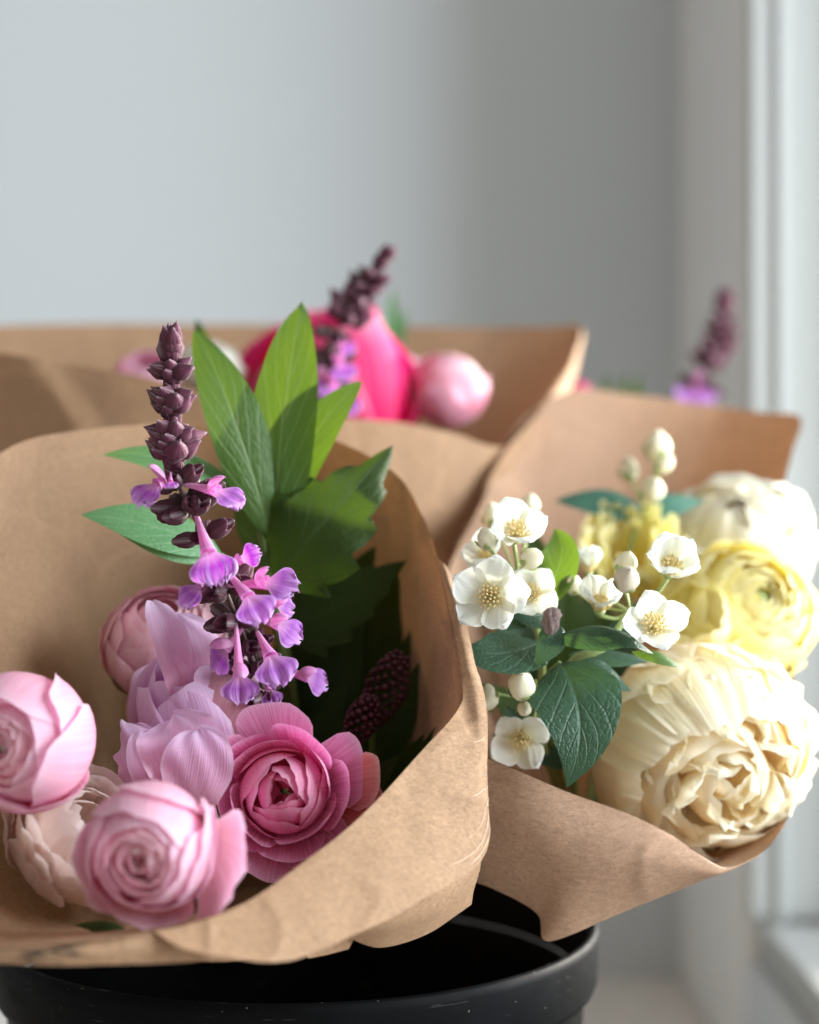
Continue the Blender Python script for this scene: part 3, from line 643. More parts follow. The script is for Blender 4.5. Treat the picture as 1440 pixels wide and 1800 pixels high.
for sd in range(4):
    def lipf(u, v, na=ssin(4, sd), nb=ssin(4, sd + 20)):
        s = 2 * u - 1
        w = .26 + .80 * (lambda q: q * q * (3 - 2 * q))(min(1, v / .62)); w *= (1 - max(0, (v - .66) / .34) ** 3 * .42)
        x = v * (1 - .22 * s * s) + .025 * na(s * 7) * v * v
        z = -.30 * v * v + .20 * s * s * v + .085 * nb(s * 12) * v ** 2 - .20 * abs(s) ** 3 * v - .10 * math.exp(-(s / .2) ** 2) * v
        x -= .10 * math.exp(-(s / .16) ** 2) * v ** 4
        return (x, s * w * .62, z)
    LIPS.append(grid("lower_lip", lipf, 16, 14))
def hoodf(u, v):
    s = 2 * u - 1; t = s * 1.25
    w = .34 * (sin(pi * min(.98, .18 + v * .8)) ** .6)
    return (v * .85, sin(t) * w, cos(t) * w - .12 + .38 * v)
HOOD = grid("upper_lip", hoodf, 10, 10)
def tubef():
    return lathe("floret", [(.07, 0), (.10, .25), (.15, .6), (.22, .9), (.26, 1.02)], 12)
TUBE = tubef()
def floret(root, b, l, size, d=None, roll=0.0, lip_dir=None, i=0, hood=True, tubelen=None):
    """b: where it leaves the stem, l: middle of the lower lip (pixels+depth); size: lip width in pixels"""
    B = P(*b); Lp = P(*l); sz = size / F * l[2]
    ax = (Lp - B); L = ax.length
    face = lip_dir or V3(0, .75, .45)
    # throat: where lip meets tube
    dirn = ax.normalized()
    throat = Lp - dirn * sz * .42
    tl = max((throat - B).length, sz * .4)
    Mt = Matrix.Translation(B - root.location) @ frame(throat - B) @ Matrix.Diagonal((sz * .8, sz * .8, tl, 1))
    TUBE.materials.clear() if False else None
    f = part("floret", TUBE, root, M_tube, Mt)
    # lip frame in root space: x along dirn, z towards face
    X = dirn; Z = (face - X * face.dot(X)).normalized(); Y = Z.cross(X)
    Ml = Matrix((X, Y, Z)).transposed().to_4x4(); Ml.translation = throat - root.location - X * sz * .05
    Ml = Ml @ Rx(roll) @ Matrix.Scale(sz * .90, 4)
    inv = Mt.inverted()
    part("lower_lip", LIPS[i % 4], f, M_lip, inv @ Ml)
    if hood:
        Mh = Matrix((X, Y, Z)).transposed().to_4x4(); Mh.translation = throat - root.location - X * sz * .25 + Z * sz * .02
        part("upper_lip", HOOD, f, M_tube, inv @ (Mh @ Rx(roll) @ Ry(-.55) @ Matrix.Scale(sz * .80, 4)))
    return f
CALYX = calyx_mesh(1, .42); BUD = bud_mesh(1, .42)
def whorl(root, c, axis, n, size, spread, mesh_, mat, name, rnd, elev=.5, a0=None):
    """ring of buds or calyces round the stem"""
    Fm = frame(axis); a0 = rnd.random() * 6 if a0 is None else a0
    for i in range(n):
        a = a0 + 2 * pi * i / n + rnd.uniform(-.15, .15)
        out = Fm.to_3x3() @ Vector((cos(a), sin(a), 0))
        el = elev + rnd.uniform(-.25, .25)
        dr = (out * cos(el) + axis.normalized() * sin(el)).normalized()
        s = size * rnd.uniform(.72, 1.15)
        Mx = Matrix.Translation(c + out * spread - root.location) @ frame(dr) @ Matrix.Scale(s, 4)
        part(name, mesh_, root, mat, Mx)
def salvia(label, path, nodes, group, tip=True, seed=0, rstem=4.5):
    """path: pixels from tip downwards; nodes: (fraction, kind, size px, count)"""
    rnd = random.Random(seed); pts = [P(*p) for p in path]
    root = thing("salvia_spike", pts[-1], label, "salvia", group)
    part("stem", tube("stem", [p - root.location for p in pts], .0006, rstem / F * path[-1][2], 8), root, M_sstem)
    for (t, kind, sz, n) in nodes:
        c = crom(pts, t); ax = (crom(pts, max(0, t - .02)) - crom(pts, t + .02)).normalized(); s = sz / F * c.y
        if kind == 'bud': whorl(root, c, ax, n, s, s * .26, BUD, M_sbud, "bud", rnd, .45)
        elif kind == 'tight': whorl(root, c, ax, n, s, s * .10, BUD, M_sbud, "bud", rnd, 1.15)
        else: whorl(root, c, ax, n, s, s * .2, CALYX, M_calyx, "calyx", rnd, .35)
    return root
g_s = "purple salvia spikes"
path = [(301, 580, .552), (302, 690, .553), (308, 830, .555), (345, 915, .557), (385, 1010, .56), (425, 1110, .567), (470, 1230, .58), (500, 1330, .61)]
N_ = lambda y: None
def tfrac(py):      # fraction along the path for a picture height
    ys = [p[1] for p in path]
    for i in range(len(ys) - 1):
        if ys[i] <= py <= ys[i + 1]: return (i + (py - ys[i]) / (ys[i + 1] - ys[i])) / (len(ys) - 1)
    return 1.0
nodes = [(tfrac(y), kd, sz, n) for y, kd, sz, n in [(606, 'tight', 30, 5), (618, 'tight', 34, 6), (632, 'tight', 34, 6), (645, 'tight', 28, 5), (656, 'bud', 34, 5), (664, 'bud', 36, 6), (676, 'tight', 30, 6), (690, 'tight', 27, 5), (700, 'bud', 34, 5), (711, 'bud', 40, 6), (722, 'bud', 34, 5), (735, 'tight', 30, 6), (748, 'tight', 28, 5), (760, 'bud', 36, 6), (772, 'bud', 42, 6), (785, 'bud', 38, 6), (798, 'bud', 42, 6), (812, 'tight', 34, 6), (828, 'tight', 28, 5), (840, 'tight', 26, 5)]] + [
         (tfrac(850), 'calyx', 38, 5), (tfrac(893), 'calyx', 50, 6), (tfrac(900), 'calyx', 42, 4), (tfrac(945), 'calyx', 42, 4), (tfrac(1030), 'calyx', 48, 6), (tfrac(1045), 'calyx', 44, 5), (tfrac(1090), 'calyx', 44, 6), (tfrac(1140), 'calyx', 40, 6), (tfrac(1175), 'calyx', 38, 5), (tfrac(1215), 'calyx', 38, 5)]
TIPB = bud_mesh(1, .36)
sv = salvia("nearest salvia spike, plum buds above violet florets, in front of the lobed leaf", path, nodes, g_s, seed=3)
for k in range(3):
    part("bud", TIPB, sv, M_sbud, Matrix.Translation(P(301, 640 - 4 * k, .553) - sv.location) @ frame(V3(-.08 + .08 * k, .1 * (k - 1), 1)) @ Matrix.Scale((66 - 6 * k) / F * .553, 4))
FL = [((305, 838, .552), (255, 862, .545), 62, V3(-.3, .8, .5), 0.2, True), ((318, 850, .552), (405, 868, .545), 60, V3(.3, .7, .6), -.2, True), ((345, 905, .553), (374, 995, .540), 74, V3(.0, .8, .5), 0, False),
      ((384, 1010, .555), (332, 1042, .550), 56, V3(-.3, .8, .4), .3, True), ((400, 1030, .555), (495, 1022, .548), 66, V3(.2, .8, .5), -.2, True), ((395, 1000, .553), (450, 1066, .540), 66, V3(.1, .85, .45), 0, False),
      ((425, 1070, .562), (512, 1108, .560), 56, V3(.3, .8, .4), -.2, True), ((430, 1100, .562), (382, 1158, .563), 58, V3(-.2, .8, .5), .2, True), ((415, 1095, .558), (422, 1210, .546), 58, V3(0, .85, .45), 0, True), ((452, 1110, .56), (486, 1174, .548), 68, V3(.1, .9, .4), 0, False),
      ((465, 1170, .575), (560, 1195, .578), 50, V3(.3, .8, .4), -.2, True), ((400, 1000, .56), (440, 975, .556), 40, V3(.1, .8, .5), .2, True), ((465, 1190, .575), (478, 1226, .57), 34, V3(0, .9, .3), 0, False), ((440, 1050, .565), (505, 1065, .57), 44, V3(.3, .8, .4), 0, True),
      ((300, 830, .550), (300, 850, .540), 22, V3(0, .9, .3), 0, False)]
for i, (b, l, s_, fd, rl, hd) in enumerate(FL): floret(sv, b, l, s_, roll=rl, lip_dir=fd, i=i, hood=hd)
def spike_back(label, path, top, fl, seed, szs=(26, 30)):
    nd = []
    n = 7
    for i in range(n):
        q = szs[0] + (szs[1] - szs[0]) * i / n
        nd += [(top * i / n + .01, 'bud' if i > 1 else 'tight', q * 1.15, 5), (top * (i + .5) / n + .01, 'tight', q * .8, 4)]
    nd += [(top + .08, 'calyx', 30, 5), (top + .2, 'calyx', 32, 5), (top + .32, 'calyx', 32, 5)]
    r_ = salvia(label, path, nd, g_s, seed=seed)
    for i, (b, l, s_) in enumerate(fl): floret(r_, b, l, s_, lip_dir=V3(.1, .8, .5), i=i)
spike_back("slanting salvia spike in front of the hot pink flower", [(678, 452, .76), (640, 505, .765), (605, 560, .77), (580, 610, .775), (572, 700, .79), (560, 820, .80)], .46,
           [((582, 620, .775), (605, 650, .765), 44), ((575, 650, .78), (590, 690, .77), 44), ((575, 640, .78), (552, 670, .77), 40), ((575, 600, .775), (612, 610, .768), 30), ((575, 690, .79), (612, 712, .775), 44)], 5, (22, 34))
spike_back("blurred salvia spike alone against the window corner", [(1276, 530, 1.02), (1265, 585, 1.02), (1248, 640, 1.02), (1225, 695, 1.02), (1190, 780, 1.0), (1130, 900, .95), (1040, 1080, .87), (960, 1340, .81)], .32,
           [((1228, 680, 1.02), (1238, 692, 1.01), 40), ((1222, 690, 1.02), (1205, 692, 1.01), 36)], 6, (22, 28))

# ------------------------------------------------------------------ the rear wrap's flowers
tul = [(.1, -.95), (.75, -.75), (1.0, -.1), (.92, .55), (.62, 1.12)]
rg = [(1, 0, 3, 50, M_hot, dict(prof=[(r * 1.12, z * .8) for r, z in tul], tip=.5, ruf=.09, rf=2.4, az=2.2)), (1, 0, 4, 58, M_hot, dict(prof=tul, tip=.55, ruf=.07, rf=2.4, az=.5, tilt=.1)), (1, 0, 4, 60, M_hot, dict(prof=[(r * .86, z * .95) for r, z in tul], tip=.4, az=1.2)), (.6, 60, 4, 60, M_hot, dict())]
ranunculus("large hot pink flower rising behind the lobed leaf in the rear wrap", 582, 705, .86, V3(.05, .35, .95), 138, rg, BASE3, cat="flower", name="hot_pink_peony", seed=41)
g_b = "round pink buds in the rear wrap"
rg = [(1.06, 30, 4, 46, M_pink, dict(tip=.45, ruf=.02, rf=2, jit=.4, tilt=.1, curl=1.5)), (1.0, 56, 4, 52, M_pinkin, dict(tip=.42, ruf=.02, rf=2, jit=.4, tilt=.08)), (.97, 72, 4, 56, M_blush, dict(tip=.4, ruf=.02, rf=2)), (.94, 84, 4, 62, M_pink, dict(tip=.25)), (.92, 89, 4, 70, M_pinkin, dict(tip=.1))]
ranunculus("round pale pink bud right of the hot pink flower", 788, 684, .85, V3(.1, .5, .85), 66, rg, BASE3, cat="flower bud", name="peony_bud", group=g_b, seed=42)
ranunculus("small pink bud between the hot pink flower and the round bud", 714, 652, .90, V3(0, .5, .85), 28, rg, BASE3, cat="flower bud", name="peony_bud", group=g_b, seed=43)
rg = [(1.0, 30, 5, 60, M_dusty, dict(tip=.2, ruf=.02)), (.9, 50, 5, 62, M_pink, dict(tip=.2)), (.7, 60, 4, 62, M_pink, dict(tip=.2))]
ranunculus("blurred salmon pink bloom behind the top of the nearest salvia spike", 268, 672, .84, V3(.1, .5, .85), 66, rg, BASE3, name="ranunculus", seed=44)
rg = [(1.0, 30, 5, 60, M_white, dict(tip=.2, ruf=.02)), (.92, 60, 5, 62, M_white, dict(tip=.2)), (.85, 84, 4, 66, M_white, dict(tip=.2))]
ranunculus("blurred white bloom behind the left lobe of the lobed leaf", 368, 650, .84, V3(.1, .5, .85), 58, rg, BASE3, name="ranunculus", seed=45)
gs = thing("green_sprig", P(690, 700, .93), "pale green blurred tips above the rim of the rear wrap", "leaf sprig")
fp(gs, "leaf", M_leafg, (688, 640, .94), (690, 570, .94), (690, 510, .95), 12, V3(0, .9, .2), shape='lance', cup=.2)
fp(gs, "leaf", M_leafg, (700, 640, .94), (706, 580, .94), (712, 545, .95), 8, V3(0, .9, .2), shape='lance', cup=.2)
part("stem", tube("stem", [P(690, 640, .94) - gs.location, P(640, 900, .85) - gs.location, BASE3 - gs.location], .001, .0015, 6), gs, M_stempale)
gt = thing("green_sprig", P(352, 650, .72), "dark green blurred leaf tip behind the left lobe of the lobed leaf", "leaf sprig")
fp(gt, "leaf", M_leafd, (380, 700, .72), (362, 620, .72), (344, 560, .73), 16, V3(0, .9, .2), shape='lance', cup=.2)

# ------------------------------------------------------------------ the right wrap's flowers
# cream peony
rnd = random.Random(5)
Rp = 180 / F * .635
fc = V3(.22, .90, -.22)
pe = thing("peony", P(1230, 1322, .637) - fc * Rp, "big cream peony with a peach heart, lowest flower of the right wrap", "peony")
Mp = Matrix.Translation(fc * Rp) @ frame(fc)
def pring(k, fe, n, th, mat, ruf, rf, tip, az0=0, z0=0., jit=.2, tilt=.12, f0=-75, sp=.05, nu=26, nv=18):
    ms = [cup_petal("petal", sphere_prof(Rp * k, f0, fe, .92, z0=z0 * Rp), radians(th), ruf=ruf, rf=rf, tip=tip, seed=rnd.randint(0, 9999), spiral=sp, nu=nu, nv=nv) for _ in range(min(n, 4))]
    for i in range(n):
        part("petal", ms[i % len(ms)], pe, mat, Mp @ Rz(az0 + 2 * pi * i / n + rnd.uniform(-jit, jit)) @ Ry(rnd.uniform(-tilt, tilt)))
pring(.96, 14, 5, 54, M_cream, .012, 4, .2, .3)
pring(.95, 26, 6, 46, M_cream, .015, 4, .2, .9)
def dome(al, n, th, mat, ruf, rf, tip, out=.16, jit=.25, tilt=.10, lift=.95):
    a = radians(al); sa, ca = sin(a), cos(a)
    pr = [(.08 * Rp, -.7 * Rp), ((sa * .75 + .16) * Rp, -.25 * Rp), ((sa + out) * Rp, ca * .42 * Rp), ((sa + out * .55) * Rp, ca * .80 * Rp), (max(.02, sa - .07) * Rp, ca * lift * Rp)]
    ms = [cup_petal("petal", pr, radians(th), ruf=ruf, rf=rf, tip=tip, seed=rnd.randint(0, 9999), spiral=.10, nu=26, nv=20) for _ in range(min(n, 4))]
    for i in range(n):
        part("petal", ms[i % len(ms)], pe, mat, Mp @ Rz(al + 2 * pi * i / n + rnd.uniform(-jit, jit)) @ Ry(rnd.uniform(-tilt, tilt)))
for al, n, th, mt, rf_, ou in ((62, 5, 44, M_cream, .02, .14), (52, 5, 46, M_cream, .022, .13), (42, 4, 52, M_peach, .03, .12), (32, 4, 58, M_peach, .035, .11), (22, 4, 62, M_peach, .04, .09), (12, 3, 72, M_peach, .045, .06)):
    dome(al, n, th, mt, rf_, 3, .30, ou, tilt=.16, jit=.4, lift=.90)
Mp3 = Mp.to_3x3(); Oc = Mp.translation
for i in range(30):
    al = radians(66 * math.sqrt((i + .6) / 30)); az = i * 2.39996 + rnd.uniform(-.3, .3)
    rad = Vector((sin(al) * cos(az), sin(al) * sin(az), cos(al)))
    tang = Vector((cos(az + rnd.uniform(-1.1, 1.1)), sin(az + rnd.uniform(-1.1, 1.1)), rnd.uniform(-.3, .3)))
    tp = rad * Rp * rnd.uniform(.92, 1.02) + tang * Rp * rnd.uniform(-.06, .10)
    bs = rad * Rp * .30 + Vector((0, 0, -.12 * Rp)) - tang * Rp * .1
    md = (bs + tp) * .5 + tang * Rp * rnd.uniform(.06, .16)
    me = free_petal("petal", Mp3 @ bs + Oc, Mp3 @ md + Oc, Mp3 @ tp + Oc, Rp * rnd.uniform(.20, .33), Mp3 @ tang, shape='fan', cup=rnd.uniform(-.45, .1), ruf=.10, rf=2.4, seed=i, nu=16, nv=16, wave=.08)
    part("petal", me, pe, M_cream if rnd.random() < .7 else M_peach)
for az, fe, kk, tt in ((pi / 2 + .1, 56, 1.05, 46), (pi / 2 - .75, 46, 1.04, 40), (pi / 2 + .8, 48, 1.06, 42), (pi / 2 + 1.5, 38, 1.07, 42), (-.3, 30, 1.05, 40)):
    me = cup_petal("petal", sphere_prof(Rp * kk, -60, fe, .95), radians(tt), ruf=.018, rf=9, tip=.14, seed=int(az * 77) + 5, nu=34, nv=20, spiral=.03)
    part("petal", me, pe, M_cream, Mp @ Rz(az))
for i in range(16):      # loose outer petals whose ruffled tips stand off the ball
    az = i * 2.39996
    if sin(az) < -.45: continue          # the paper holds that side closed
    fe = rnd.uniform(2, 52); kk = rnd.uniform(1.0, 1.07)
    me = cup_petal("petal", sphere_prof(Rp * kk, -60, fe, .95), radians(rnd.uniform(24, 36)), ruf=.045, rf=4, tip=.24, seed=i + 300, nu=24, nv=18, spiral=rnd.uniform(-.06, .08), curl=rnd.uniform(.8, 2.6))
    part("petal", me, pe, M_cream, Mp @ Rz(az) @ Ry(rnd.uniform(-.06, .10)))
stem_to(pe, Vector((0, 0, 0)), BASE4, .002)
# yellow ranunculus, white peony
rg = [(1.12, 15, 6, 44, M_yellow, dict(ruf=.03)), (1.0, 34, 6, 50, M_yellow, dict(ruf=.03))] + [(a, b, c, d_, M_yellow, dict(e, ruf=.035)) for a, b, c, d_, _, e in globe(M_yellow, M_yellow, 7, 42, 58, .2)[1:]]
ranunculus("soft yellow ranunculus between the white and the cream peony", 1312, 1075, .69, V3(.25, .85, .45), 118, rg, BASE4, seed=51, heart=M_stempale, heartR=.14)
rg = [(1.1, 25, 5, 50, M_white, dict(ruf=.05, rf=3, curl=1.5)), (1.03, 45, 5, 50, M_white, dict(ruf=.06, rf=3, curl=1.5)), (.97, 62, 4, 56, M_white, dict(ruf=.06, rf=3)), (.93, 76, 4, 60, M_cream, dict(ruf=.06, rf=3)), (.90, 88, 4, 70, M_cream, dict(ruf=.05, rf=3))]
ranunculus("blurred white peony at the back right of the right wrap", 1292, 962, .765, V3(-.15, .65, .75), 124, rg, BASE4, cat="peony", name="peony", seed=52)
yd = [(.1, -.5), (.5, -.4), (.85, 0), (1.0, .5), (1.05, .9)]
rg = [(1, 0, 9, 20, M_yellow, dict(prof=yd, tip=.3, k=.7, ruf=.05)), (1, 0, 8, 22, M_yellow, dict(prof=[(r * .8, z) for r, z in yd], tip=.3, k=.8, ruf=.06)), (1, 0, 6, 30, M_yellow, dict(prof=[(r * .55, z) for r, z in yd], tip=.3, ruf=.06))]
ranunculus("yellow bloom with upright petals behind the white mock orange buds", 1108, 995, .73, V3(-.1, .7, .7), 84, rg, BASE4, cat="flower", name="yellow_flower", seed=53)
rg = [(1.0, 10, 5, 46, M_yellow, dict(ruf=.03)), (.8, 40, 5, 50, M_yellow, dict(ruf=.03))]
ranunculus("yellow bloom low behind the lower right mock orange flower", 1222, 1090, .675, V3(-.2, .8, .5), 84, rg, BASE4, cat="flower", name="yellow_flower", seed=54)

df4 = thing("foliage_stem", P(1000, 1250, .69), "dark foliage behind the mock orange blossoms in the right wrap", "foliage")
for k, (b, m, t, w) in enumerate([((980, 1250, .69), (920, 1130, .685), (860, 1010, .69), 46), ((1000, 1250, .69), (990, 1120, .68), (1000, 960, .69), 46), ((1040, 1250, .69), (1080, 1150, .675), (1120, 1060, .675), 44), ((1000, 1300, .66), (930, 1260, .65), (850, 1200, .65), 44),
                                  ((1010, 1330, .65), (940, 1310, .635), (865, 1290, .63), 36), ((1060, 1240, .68), (1050, 1120, .69), (1040, 980, .70), 42), ((960, 1330, .64), (920, 1290, .63), (890, 1240, .63), 34), ((1020, 1150, .71), (960, 1030, .71), (930, 920, .72), 44)]):
    fp(df4, "leaf", M_leafd if k % 2 else M_leafm, b, m, t, w, V3(.1 * (k % 3 - 1), .8, .5), shape='ovate', cup=-.15, fold=.12, seed=k, wave=.05)
part("stem", tube("stem", [Vector((0, 0, 0)), P(1010, 1400, .70) - df4.location, BASE4 - df4.location], .002, .002, 8), df4, M_stem)

# mock orange sprigs
MOP = []
for sd in range(4):
    def mf(u, v, na=ssin(4, sd + 3), nb=ssin(3, sd + 33)):
        s = 2 * u - 1
        w = (.16 + .84 * min(1, v / .6) ** .85) * (1 - max(0, (v - .5) / .5) ** 2.6) ** .5 * .46
        x = v + .02 * na(s * 5) * v
        return (x * (1 - .04 * s * s), s * w, .16 * s * s * (.4 + v) * .8 - .10 * v * v + .16 * v + .035 * nb(s * 4 + v * 4) * v)
    vs = [1 - (1 - i / 16) ** 1.7 for i in range(17)]
    MOP.append(grid("petal", mf, 12, 16, vs=vs))
def stamen_mesh(seed, n=34):
    rnd = random.Random(seed); runs = []
    for i in range(n):
        a = i * 2.39996; r = .30 * math.sqrt((i + .5) / n); h = .42 * (1 - .35 * (r / .30) ** 2) * rnd.uniform(.85, 1.1)
        b = Vector((cos(a) * r * .45, sin(a) * r * .45, .02)); t = Vector((cos(a) * r, sin(a) * r, h)); m = b.lerp(t, .5) + Vector((cos(a), sin(a), 0)) * .03
        e = (t - m).normalized()
        runs.append(([b, m, t - e * .01, t, t + e * .025, t + e * .06, t + e * .075], [.010, .010, .009, .024, .032, .026, .008]))
    return tube_raw("stamens", runs, 5)
STM = [stamen_mesh(1), stamen_mesh(2)]
MBUD = lathe("bud", [(.12, 0), (.34, .10), (.43, .30), (.455, .52), (.39, .76), (.22, .97), (.02, 1.12)], 16, lambda a, t: 1 + .05 * cos(4 * a + 3 * t))
def sepf(u, v):
    s = 2 * u - 1; t = s * .72 * (1 - v * .85); r = .17 + .36 * sin(min(1, v * 1.2) * 1.4)
    return (cos(t) * r, sin(t) * r, -.04 + .62 * v)
SEP = grid("sepal", sepf, 6, 6)
cnt = [0]
def mo_flower(root, px, py, d, face, rpx, n=4, open_=50, roll=0.0):
    cnt[0] += 1; rnd = random.Random(cnt[0] * 7)
    L = rpx / F * d; face = face.normalized(); C = P(px, py, d) - root.location
    M = Matrix.Translation(C - face * L * .25) @ frame(face) @ Rz(roll)
    cal = part("flower", lathe("flower", [(.03, -.22), (.10, -.16), (.17, -.04), (.12, .03), (.01, .04)], 12), root, M_stempale, M @ Matrix.Scale(L, 4))
    for i in range(n):
        a = 2 * pi * i / n + rnd.uniform(-.1, .1)
        part("petal", MOP[(i + cnt[0]) % 4], cal, M_mock, Rz(a) @ Ry(-radians(90 - open_ + rnd.uniform(-7, 7))) @ Rx(rnd.uniform(-.15, .15)) @ Matrix.Scale(rnd.uniform(.94, 1.06), 4))
    part("stamens", STM[cnt[0] % 2], cal, M_stamen)
    return C - face * L * .45
def mo_bud(root, px, py, d, axis, hpx, mat=None, sep=True):
    H = hpx / F * d; C = P(px, py, d) - root.location; axis = axis.normalized()
    M = Matrix.Translation(C - axis * H * .5) @ frame(axis) @ Matrix.Scale(H, 4)
    b = part("bud", MBUD, root, None, M)
    if mat is M_budg:
        b.data = MBUDG
    if sep:
        for i in range(4): part("sepal", SEP, b, None, Rz(i * pi / 2 + .3))
    return C - axis * H * .5
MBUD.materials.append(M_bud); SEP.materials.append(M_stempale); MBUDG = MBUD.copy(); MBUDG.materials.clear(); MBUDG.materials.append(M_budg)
def twig(root, a, b, r=.0008, name="stem", mat=None):
    a = Vector(a); b = Vector(b); m = a.lerp(b, .5) + Vector((.001, 0, -.002))
    part(name, tube(name, [a, m, b], r * .8, r, 6), root, mat or M_stempale)
g_m = "mock orange sprigs in the right wrap"
def Q(root, *p): return P(*p) - root.location
# left sprig
m1 = thing("mock_orange_sprig", P(905, 1090, .61), "upper left mock orange sprig, white flowers with yellow stamens beside the front wrap", "mock orange", g_m)
hub = Q(m1, 905, 1010, .605)
for f in [(908, 935, .588, V3(.1, .75, .55), 74, 4, 52, .3), (862, 1048, .575, V3(-.15, .95, .12), 76, 5, 72, .2), (934, 1042, .592, V3(.15, .85, .3), 60, 4, 60, .9), (858, 975, .605, V3(-.6, .5, .5), 62, 4, 50, .5)]:
    twig(m1, hub, mo_flower(m1, *f))
for b in [(856, 948, .585, V3(-.3, .5, .8), 40), (934, 982, .585, V3(.6, .6, .3), 42), (868, 908, .65, V3(-.2, .3, .9), 44), (932, 888, .67, V3(.1, .3, .9), 36)]:
    twig(m1, hub, mo_bud(m1, *b), .0006)
part("stem", tube("stem", [hub, Q(m1, 950, 1130, .61), Q(m1, 960, 1300, .64), BASE4 - m1.location], .001, .0018, 8), m1, M_stempale)
fp(m1, "leaf", M_leafl, (945, 1060, .615), (985, 985, .612), (975, 930, .625), 40, V3(-.2, .8, .4), shape='ovate', cup=.2, fold=.1)
fp(m1, "leaf", M_leafm, (950, 1130, .60), (880, 1150, .585), (806, 1140, .585), 58, V3(-.1, .7, .7), shape='ovate', cup=-.1, fold=.15, nu=20, nv=30)
fp(m1, "leaf", M_leafm, (930, 1095, .605), (860, 1090, .605), (795, 1080, .61), 26, V3(-.1, .7, .7), shape='ovate', cup=.1, fold=.15)
fp(m1, "leaf", M_leafm, (985, 1100, .590), (965, 1135, .583), (942, 1172, .582), 26, V3(.1, .9, .3), shape='ovate', cup=-.2, fold=.15, nu=16, nv=24)
fp(m1, "leaf", M_leafm, (960, 1080, .61), (930, 1080, .605), (890, 1060, .61), 30, V3(0, .7, .7), shape='ovate', cup=-.2, fold=.15)
# right sprig
m2 = thing("mock_orange_sprig", P(1100, 1150, .60), "upper right mock orange sprig, white flowers in front of the yellow bloom", "mock orange", g_m)
hub = Q(m2, 1105, 1075, .60)
for f in [(1178, 995, .588, V3(.0, .72, .65), 72, 5, 48, .6), (1150, 1098, .578, V3(.1, .8, .5), 76, 4, 56, .2), (1056, 1060, .594, V3(.05, .55, .75), 62, 4, 45, .4)]:
    twig(m2, hub, mo_flower(m2, *f))
twig(m2, hub, mo_flower(m2, 1035, 995, .635, V3(.0, .3, .95), 48, 4, 30, .4))
for b, mt in [((1102, 1018, .578, V3(.1, .75, .5), 50), M_budg), ((1008, 1028, .61, V3(-.2, .6, .7), 36), None), ((1100, 992, .59, V3(.2, .4, .8), 44), None)]:
    twig(m2, hub, mo_bud(m2, *b, mat=mt), .0006)
part("stem", tube("stem", [hub, Q(m2, 1060, 1140, .595), Q(m2, 1000, 1170, .60), Q(m2, 970, 1300, .64), BASE4 - m2.location], .0012, .0018, 8), m2, M_stempale)
fp(m2, "leaf", M_leafm, (985, 1115, .590), (1070, 1108, .578), (1150, 1150, .582), 36, V3(-.1, .55, .85), shape='ovate', cup=-.45, fold=-.1, nu=20, nv=30, wave=.06)
fp(m2, "leaf", M_leafl, (1110, 1145, .588), (1160, 1155, .582), (1210, 1178, .588), 16, V3(0, .6, .8), shape='lance', cup=-.2)
fp(m2, "leaf", M_leafm, (1000, 1150, .61), (1080, 1155, .605), (1150, 1160, .61), 24, V3(0, .6, .8), shape='ovate', cup=-.2)
dw = part("withered_bud", lathe("withered_bud", [(.001, 0), (.0016, .001), (.0026, .004), (.0022, .0075), (.0028, .010), (.0018, .0125), (.0006, .0135)], 28, lambda a, t: 1 + .35 * sin(5 * a + 9 * t) + .18 * sin(11 * a - 14 * t)), m2, M_dry, Matrix.Translation(Q(m2, 966, 1115, .583)) @ Ry(.15) @ Matrix.Diagonal((1, 1, .72, 1)))
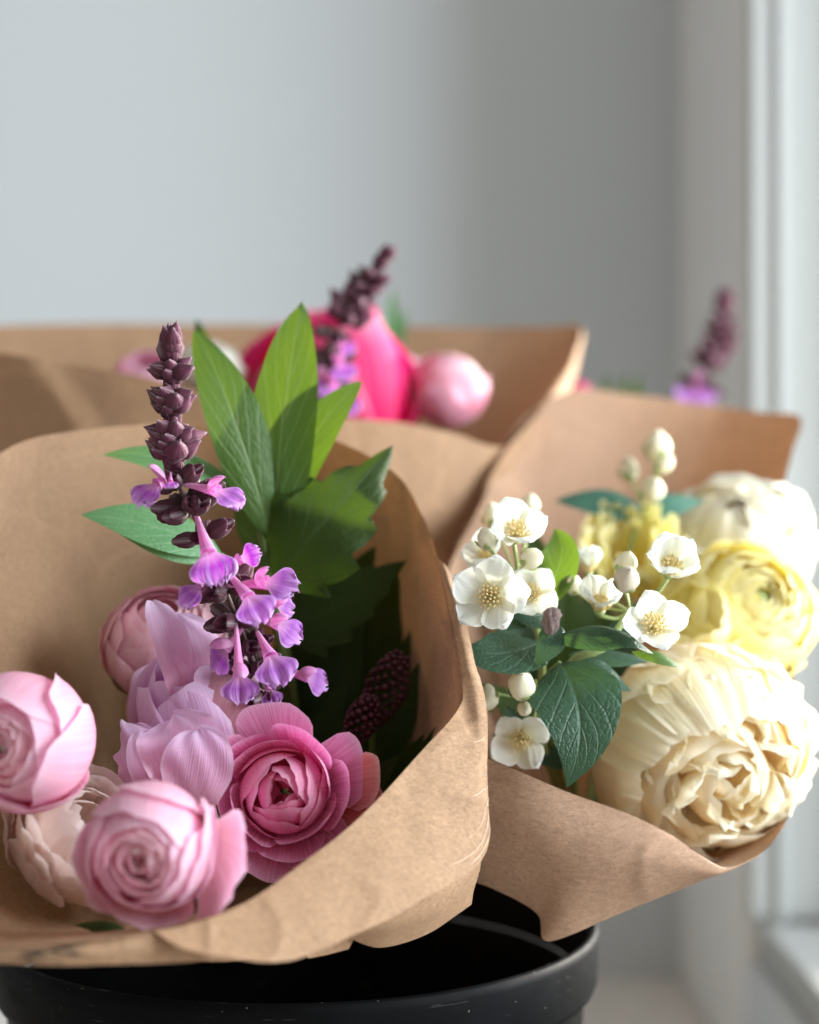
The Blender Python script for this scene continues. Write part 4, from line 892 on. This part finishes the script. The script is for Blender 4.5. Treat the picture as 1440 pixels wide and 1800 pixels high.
# lower sprig with the big hanging leaf
m3 = thing("mock_orange_sprig", P(930, 1230, .60), "lower mock orange sprig with a big hanging dark leaf and round white buds", "mock orange", g_m)
hub = Q(m3, 950, 1215, .605)
for f in [(915, 1300, .60, V3(-.1, .9, -.15), 66, 4, 68, .7)]:
    twig(m3, hub, mo_flower(m3, *f))
for b in [(853, 1227, .592, V3(-.2, .8, -.3), 52), (917, 1205, .582, V3(.0, .6, .5), 54), (922, 1246, .588, V3(0, .9, -.3), 28)]:
    twig(m3, hub, mo_bud(m3, *b), .0006)
fp(m3, "leaf", M_leafm, (985, 1165, .592), (1020, 1270, .575), (996, 1385, .572), 82, V3(.05, .92, .3), shape='heart', cup=-.12, fold=.16, nu=30, nv=44, wave=.03, seed=4)
fp(m3, "leaf", M_leafm, (1000, 1170, .60), (1060, 1185, .595), (1110, 1215, .60), 34, V3(.2, .7, .6), shape='ovate', cup=-.2)
part("stem", tube("stem", [Q(m3, 985, 1165, .595), hub, Q(m3, 960, 1330, .64), BASE4 - m3.location], .001, .0018, 8), m3, M_stempale)
# blurred back sprig
m4 = thing("mock_orange_sprig", P(1130, 900, .74), "blurred mock orange sprig of buds over teal leaves at the back of the right wrap", "mock orange", g_m)
hub = Q(m4, 1130, 890, .735)
for b in [(1156, 785, .735, V3(.0, .4, .9), 52), (1166, 815, .735, V3(.5, .5, .6), 38), (1146, 862, .725, V3(.2, .7, .5), 48), (1105, 825, .745, V3(-.2, .4, .9), 40)]:
    twig(m4, hub, mo_bud(m4, *b), .0008)
fp(m4, "leaf", M_leaft, (1130, 900, .74), (1050, 882, .735), (975, 880, .74), 34, V3(0, .75, .65), shape='ovate', cup=-.15, fold=.1)
fp(m4, "leaf", M_leaft, (1130, 900, .74), (1180, 885, .74), (1240, 880, .75), 30, V3(0, .75, .65), shape='ovate', cup=-.15, fold=.1)
part("stem", tube("stem", [hub, Q(m4, 1090, 1050, .72), BASE4 - m4.location], .001, .0018, 8), m4, M_stempale)
# things peeping over the right wrap's back edge
rg = [(1.0, 40, 5, 60, M_hot, dict()), (.8, 60, 4, 60, M_hot, dict())]
ranunculus("blurred pink bud tip between the rear wrap and the right wrap", 1016, 684, .98, V3(0, .4, .9), 20, rg, Vector((0.055, .81, .30)), cat="flower bud", name="pink_bud", seed=61, sepals=0)
gu = thing("green_sprig", P(1105, 690, .98), "faint green leaf tips above the back edge of the right wrap", "leaf sprig")
for x in (1060, 1090, 1115): fp(gu, "leaf", M_leafd, (x, 720, .98), (x + 4, 690, .98), (x + 8, 655, .98), 8, V3(0, .9, .2), shape='lance', cup=.2)
part("stem", tube("stem", [P(1090, 715, .98) - gu.location, P(1040, 950, .90) - gu.location, P(950, 1340, .81) - gu.location], .001, .0014, 6), gu, M_stempale)

print("objects", len(bpy.data.objects))
